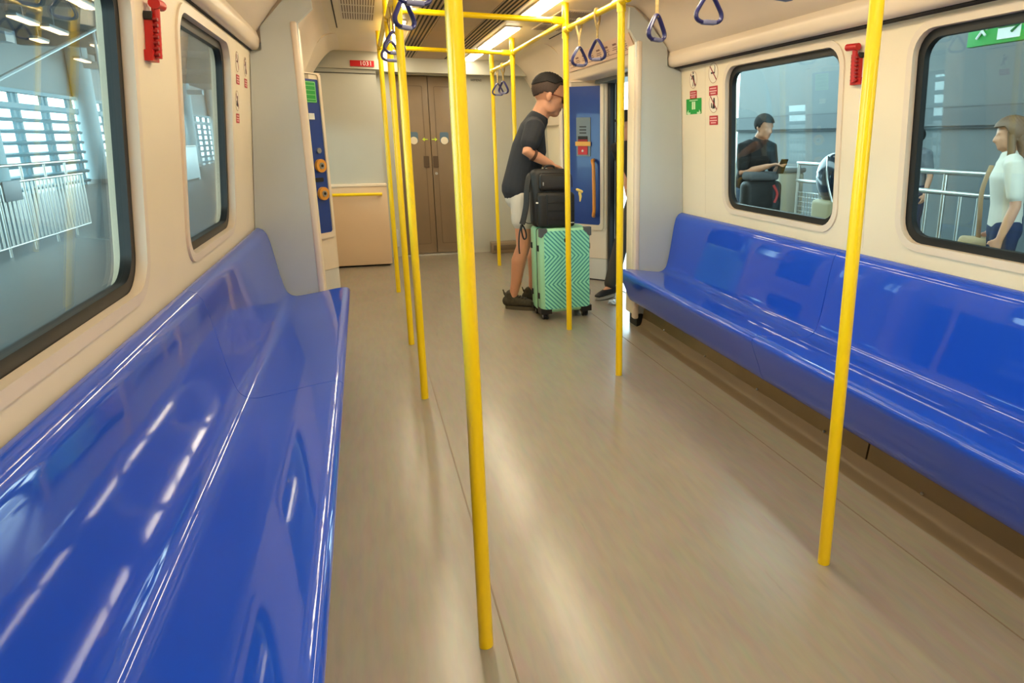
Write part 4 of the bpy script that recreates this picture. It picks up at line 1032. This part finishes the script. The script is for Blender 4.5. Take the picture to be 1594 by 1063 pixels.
MB((2.72, 5.55, .8)).lohi((2.56, 5.46, .98), (2.88, 5.62, 1.06), .03, 3).build('bag_flap', mat('bag_grey', S(92, 92, 94), .7), bk2)
MB((2.72, 5.55, .8)).tube(catmull([(2.80, 5.435, .94), (2.84, 5.425, .86), (2.82, 5.432, .78)], 4), .013, 8).build('red_strap', mat('strap_red', S(190, 60, 56), .7), bk2)
p2, T2, J2 = person('person', 'person with long brown hair, cream top and navy bottoms behind the nearer right window', (3.2, 3.30, -.012), (-.75, .65), CREAMT, NAVYT, BROWNH, BSHOE, 1.50, .05, hair_len=.16, vox=.010)
sb = thing('sling_bag', 'tan strap and bag slung on the person in the cream top', 'bag', (3.06, 3.4, .7))
MB((3.06, 3.4, .7)).tube(catmull([tuple(T2(.10, .16, 1.38)), tuple(T2(.155, .12, 1.2)), tuple(T2(.16, .1, 1.0)), tuple(T2(.15, .16, .80))], 5), [(.006, .02)]*16, 8).build('strap', mat('tan_strap', S(160, 124, 84), .7), sb)
c_ = T2(.17, .17, .70)
MB((3.06, 3.4, .7)).box(c_, (.16, .22, .22), Matrix.Rotation(.7, 3, 'Z'), .03, 3).build('pouch', mat('tan_pouch', S(184, 156, 116), .7), sb)
person('person', 'person in grey top standing behind the railing left of the brown-haired person', (5.4, 6.4, -.012), (-1, 0), GREYT, NAVYT, HAIR, BSHOE, 1.5, .1, vox=.011)
# hanging exit sign
xs = thing('hanging_sign', 'green and white running-figure exit sign at the top of the nearer right window', 'sign', (4.5, 4.75, 2.25))
R1 = (4.5, 4.75, 2.25)
MB(R1).lohi((4.47, 4.42, 2.16), (4.53, 5.02, 2.42), .006).build('sign_box', GREENS, xs)
v = MB(R1)
v.lohi((4.462, 4.48, 2.19), (4.47, 4.70, 2.39))
v.build('white_field', WHITE, xs, smooth=False)
r = MB(R1)
P3 = lambda a, b: (4.458, 4.86+a, 2.29+b)
for a, b in (((0, .05), (0, -.01)), ((0, -.01), (.05, -.07)), ((0, -.01), (-.04, -.05)), ((0, .03), (.06, .01)), ((0, .03), (-.05, .0))): r.tube([P3(*a), P3(*b)], .011, 8)
r.ball(P3(.01, .078), (.006, .018, .018), 10, 8)
r.build('running_figure', WHITE, xs)
MB(R1).tube([P3(-.37, .0), P3(-.17, .0)], .012, 8).tube([P3(-.30, .05), P3(-.37, 0), P3(-.30, -.05)], .012, 8).build('arrow', mat('sign_green_arrow', S(20, 120, 50), .5), xs)
for y in (4.5, 4.95): MB(R1).tube([(4.5, y, 2.42), (4.5, y, 3.8)], .01, 8).build('hanger', STEEL, xs)

# ------------------------------------------------------------------ left platform
struct(MB().lohi((-26, -10, -.3), (-1.62, 60, -.012)).build('platform_floor_left', mat('platform_teal_floor', S(40, 58, 64), .4, noise=.1, nscale=1.5), smooth=False))
XF = -8.5
SLAT = mat('louvre_steel', S(92, 136, 150), .5)
bays = [(9.6, 18.4, 'beyond the left edge of the picture'), (19.0, 24.5, 'first left window, left of the column'), (25.5, 31.5, 'first left window, right of the column'), (38.9, 43.4, 'second left window, between two columns'), (45.2, 55, 'far right edge of the second left window')]
for a, b, lb in bays:
    c0 = (XF, (a+b)/2, 0)
    rt = thing('louvre_bay', 'teal louvre screen over the left platform, '+lb, 'louvre screen', c0, group='louvre screens of the left platform')
    sl = MB(c0)
    for k in range(8): sl.box((XF, (a+b)/2, .12+k*.272), (.10, b-a, .07), Matrix.Rotation(.35, 3, 'Y'))
    sl.build('louvre_slats', SLAT, rt, smooth=False)
    ml_ = MB(c0)
    m_ = int((b-a)/1.4)
    for k in range(m_+1):
        y = a+.2+(b-a-.4)*k/m_
        for q in (-.17, .10): ml_.lohi((XF-.12, y+q-.05, -.012), (XF-.05, y+q+.07, 2.40))
    ml_.build('mullions', SLAT, rt, smooth=False)
    MB(c0).lohi((XF-.12, a, 2.02), (XF+.06, b, 2.14)).build('head_beam', SLAT, rt, smooth=False)
    MB(c0).lohi((XF-.12, a, 2.38), (XF+.06, b, 2.47)).build('top_beam', SLAT, rt, smooth=False)
for y, lb in ((18.7, 'at the far left edge'), (25.0, 'in the first left window'), (37.9, 'left side of the second left window'), (44.3, 'right side of the second left window')):
    cl = thing('station_column', 'pale teal station column between louvre screens, '+lb, 'column', (XF+.1, y, 0), group='station columns of the left platform')
    MB((XF+.1, y, 0)).tube([(XF+.1, y, -.012), (XF+.1, y, 3.9)], .27, 20).build('shaft', mat('column_grey', S(140, 166, 174), .5), cl)
    MB((XF+.1, y, 0)).tube([(XF+.1, y, -.012), (XF+.1, y, .12)], .29, 20).build('base', mat('column_base', S(110, 122, 126), .5), cl)
    MB((XF+.1, y, 0)).lohi((XF+.2, y-.2, 3.3), (XF+.9, y+.2, 3.5)).build('bracket', STN, cl, smooth=False)
struct(MB().lohi((XF-.1, 31.6, -.012), (XF+.1, 37.2, 3.9)).build('station_wall_front', mat('upper_cladding', S(120, 134, 138), .6), smooth=False))
ROOFM = mat('station_roof', S(80, 88, 92), .6, noise=.08, nscale=2)
struct(MB().lohi((-9.6, -10, 3.9), (-1.75, 58, 4.1)).build('station_roof_left', ROOFM, smooth=False))
struct(MB().lohi((XF-.3, 7, 2.50), (XF-.17, 58, 3.95)).build('station_wall_left', mat('upper_cladding', S(120, 134, 138), .6), smooth=False))
for k, y in enumerate((5, 9.5, 15.3, 21.6, 27, 34)):
    struct(MB().lohi((XF, y-.12, 3.55), (-1.8, y+.12, 3.9)).build('roof_beam.%03d' % k, mat('roof_beam', S(84, 92, 96), .6), smooth=False))
OR_L = mat('orange_lamp', (1.0, .62, .34, 1), .5, emit=4)
for k, (x, y, l) in enumerate(((-6.5, 16.4, 1.1), (-6.46, 17.7, 1.1), (-7.4, 19.6, .7), (-6.5, 20.4, .9), (-4.87, 14.1, .9), (-4.48, 13.5, .55), (-8.0, 24.1, 1.0))):
    lb = 'orange lamp under the left station roof, ' + ['near end of the long pair', 'far end of the long pair', 'short one below the long pair', 'small one beside the drop pipe', 'at the top edge of the window', 'right end of the top edge lamps', 'farthest, at the left edge'][k]
    lr = thing('station_lamp', lb, 'ceiling light', (x, y, 3.4), .03, group='orange station lamps')
    MB().lohi((-.09, -l/2, .06), (.09, l/2, .12), .01).build('housing', GREYM, lr)
    MB().lohi((-.075, -l/2+.03, .03), (.075, l/2-.03, .062)).build('diffuser', OR_L, lr, smooth=False)
    MB().tube([(0, 0, .12), (0, 0, .5)], .012, 8).build('stem', GREYM, lr)
cdt = thing('cable_conduit', 'pale conduit running slantwise under the left station roof with a drop pipe', 'pipe', (-6, 16, 2.6))
MB((-6, 16, 2.6)).tube([(-6, 13.2, 2.10), (-6, 18.73, 3.678), (-6, 19.4, 3.88)], .035, 8).build('conduit', STN, cdt)
MB((-6, 16, 2.6)).tube([(-6, 18.4, 3.58), (-6, 18.4, 2.2)], .028, 8).build('drop_pipe', STN, cdt)
railing('barrier_fence', 'steel barrier with upright bars and two notices, first left window', -4.7, 8.3, 12.2, .10, 1.02, .11, STEEL, .011, True)
railing('barrier_fence', 'second steel barrier with upright bars, beside the first, nearer the left edge', -4.7, 5.6, 8.15, .10, 1.02, .11, STEEL, .011, True)
for y, lb in ((9.9, 'nearer the column'), (8.75, 'nearer the left edge')):
    pn = thing('notice_panel', 'dark notice plate on the steel barrier in the first left window, '+lb, 'sign', (-4.68, y, .75))
    MB((-4.68, y, .75)).lohi((-4.672, y-.22, .62), (-4.655, y+.22, .85), .004).build('plate', mat('slate_plate', S(70, 84, 92), .5), pn)
for a, b, lb in ((21.5, 26.5, 'left'), (30.5, 34, 'right')):
    fp = thing('screen_panel', 'pale solid barrier panel in the second left window, %s one' % lb, 'barrier', (-6, (a+b)/2, 0))
    MB((-6, (a+b)/2, 0)).lohi((-6.03, a, .05), (-5.97, b, 1.05), .01).build('panel_sheet', mat('pale_panel', S(150, 170, 176), .4), fp)
    MB((-6, (a+b)/2, 0)).tube([(-6, a, 1.08), (-6, b, 1.08)], .03, 10).build('top_rail', STEEL, fp)
    for y in (a, b): MB((-6, (a+b)/2, 0)).tube([(-6, y, -.012), (-6, y, 1.08)], .03, 10).build('post', STEEL, fp)
    MB((-6, (a+b)/2, 0)).lohi((-5.968, (a+b)/2-.2, .55), (-5.955, (a+b)/2+.25, .85)).build('notice', mat('slate_plate', S(70, 84, 92), .5), fp, smooth=False)
hs = thing('hanging_sign', 'small green hanging sign beyond the left platform columns', 'sign', (-6, 12.2, 1.9))
MB((-6, 12.2, 1.9)).lohi((-6.03, 11.9, 1.78), (-5.97, 12.5, 1.95), .005).build('sign_box', mat('teal_sign', S(60, 150, 120), .5), hs)
for y in (12.0, 12.4): MB((-6, 12.2, 1.9)).tube([(-6, y, 1.95), (-6, y, 3.9)], .01, 6).build('hanger', STEEL, hs)

# litter by the doorway
wr = MB((1.14, 5.17, 0))
bmesh.ops.create_icosphere(wr.bm, subdivisions=3, radius=1)
rw = random.Random(3)
for v in wr.bm.verts:
    q = 1+rw.uniform(-.32, .32)
    v.co = Vector((1.14+v.co.x*.055*q, 5.17+v.co.y*.04*q, .018+v.co.z*.018*q))
for v in wr.bm.verts: v.co.z = max(v.co.z, .001)
wo = wr.build('wrapper', mat('pale_wrapper', S(186, 200, 216), .4), angle=20)
wo.location = (1.14, 5.17, 0)
tag(wo, 'small pale crumpled wrapper on the floor at the right doorway', 'wrapper')
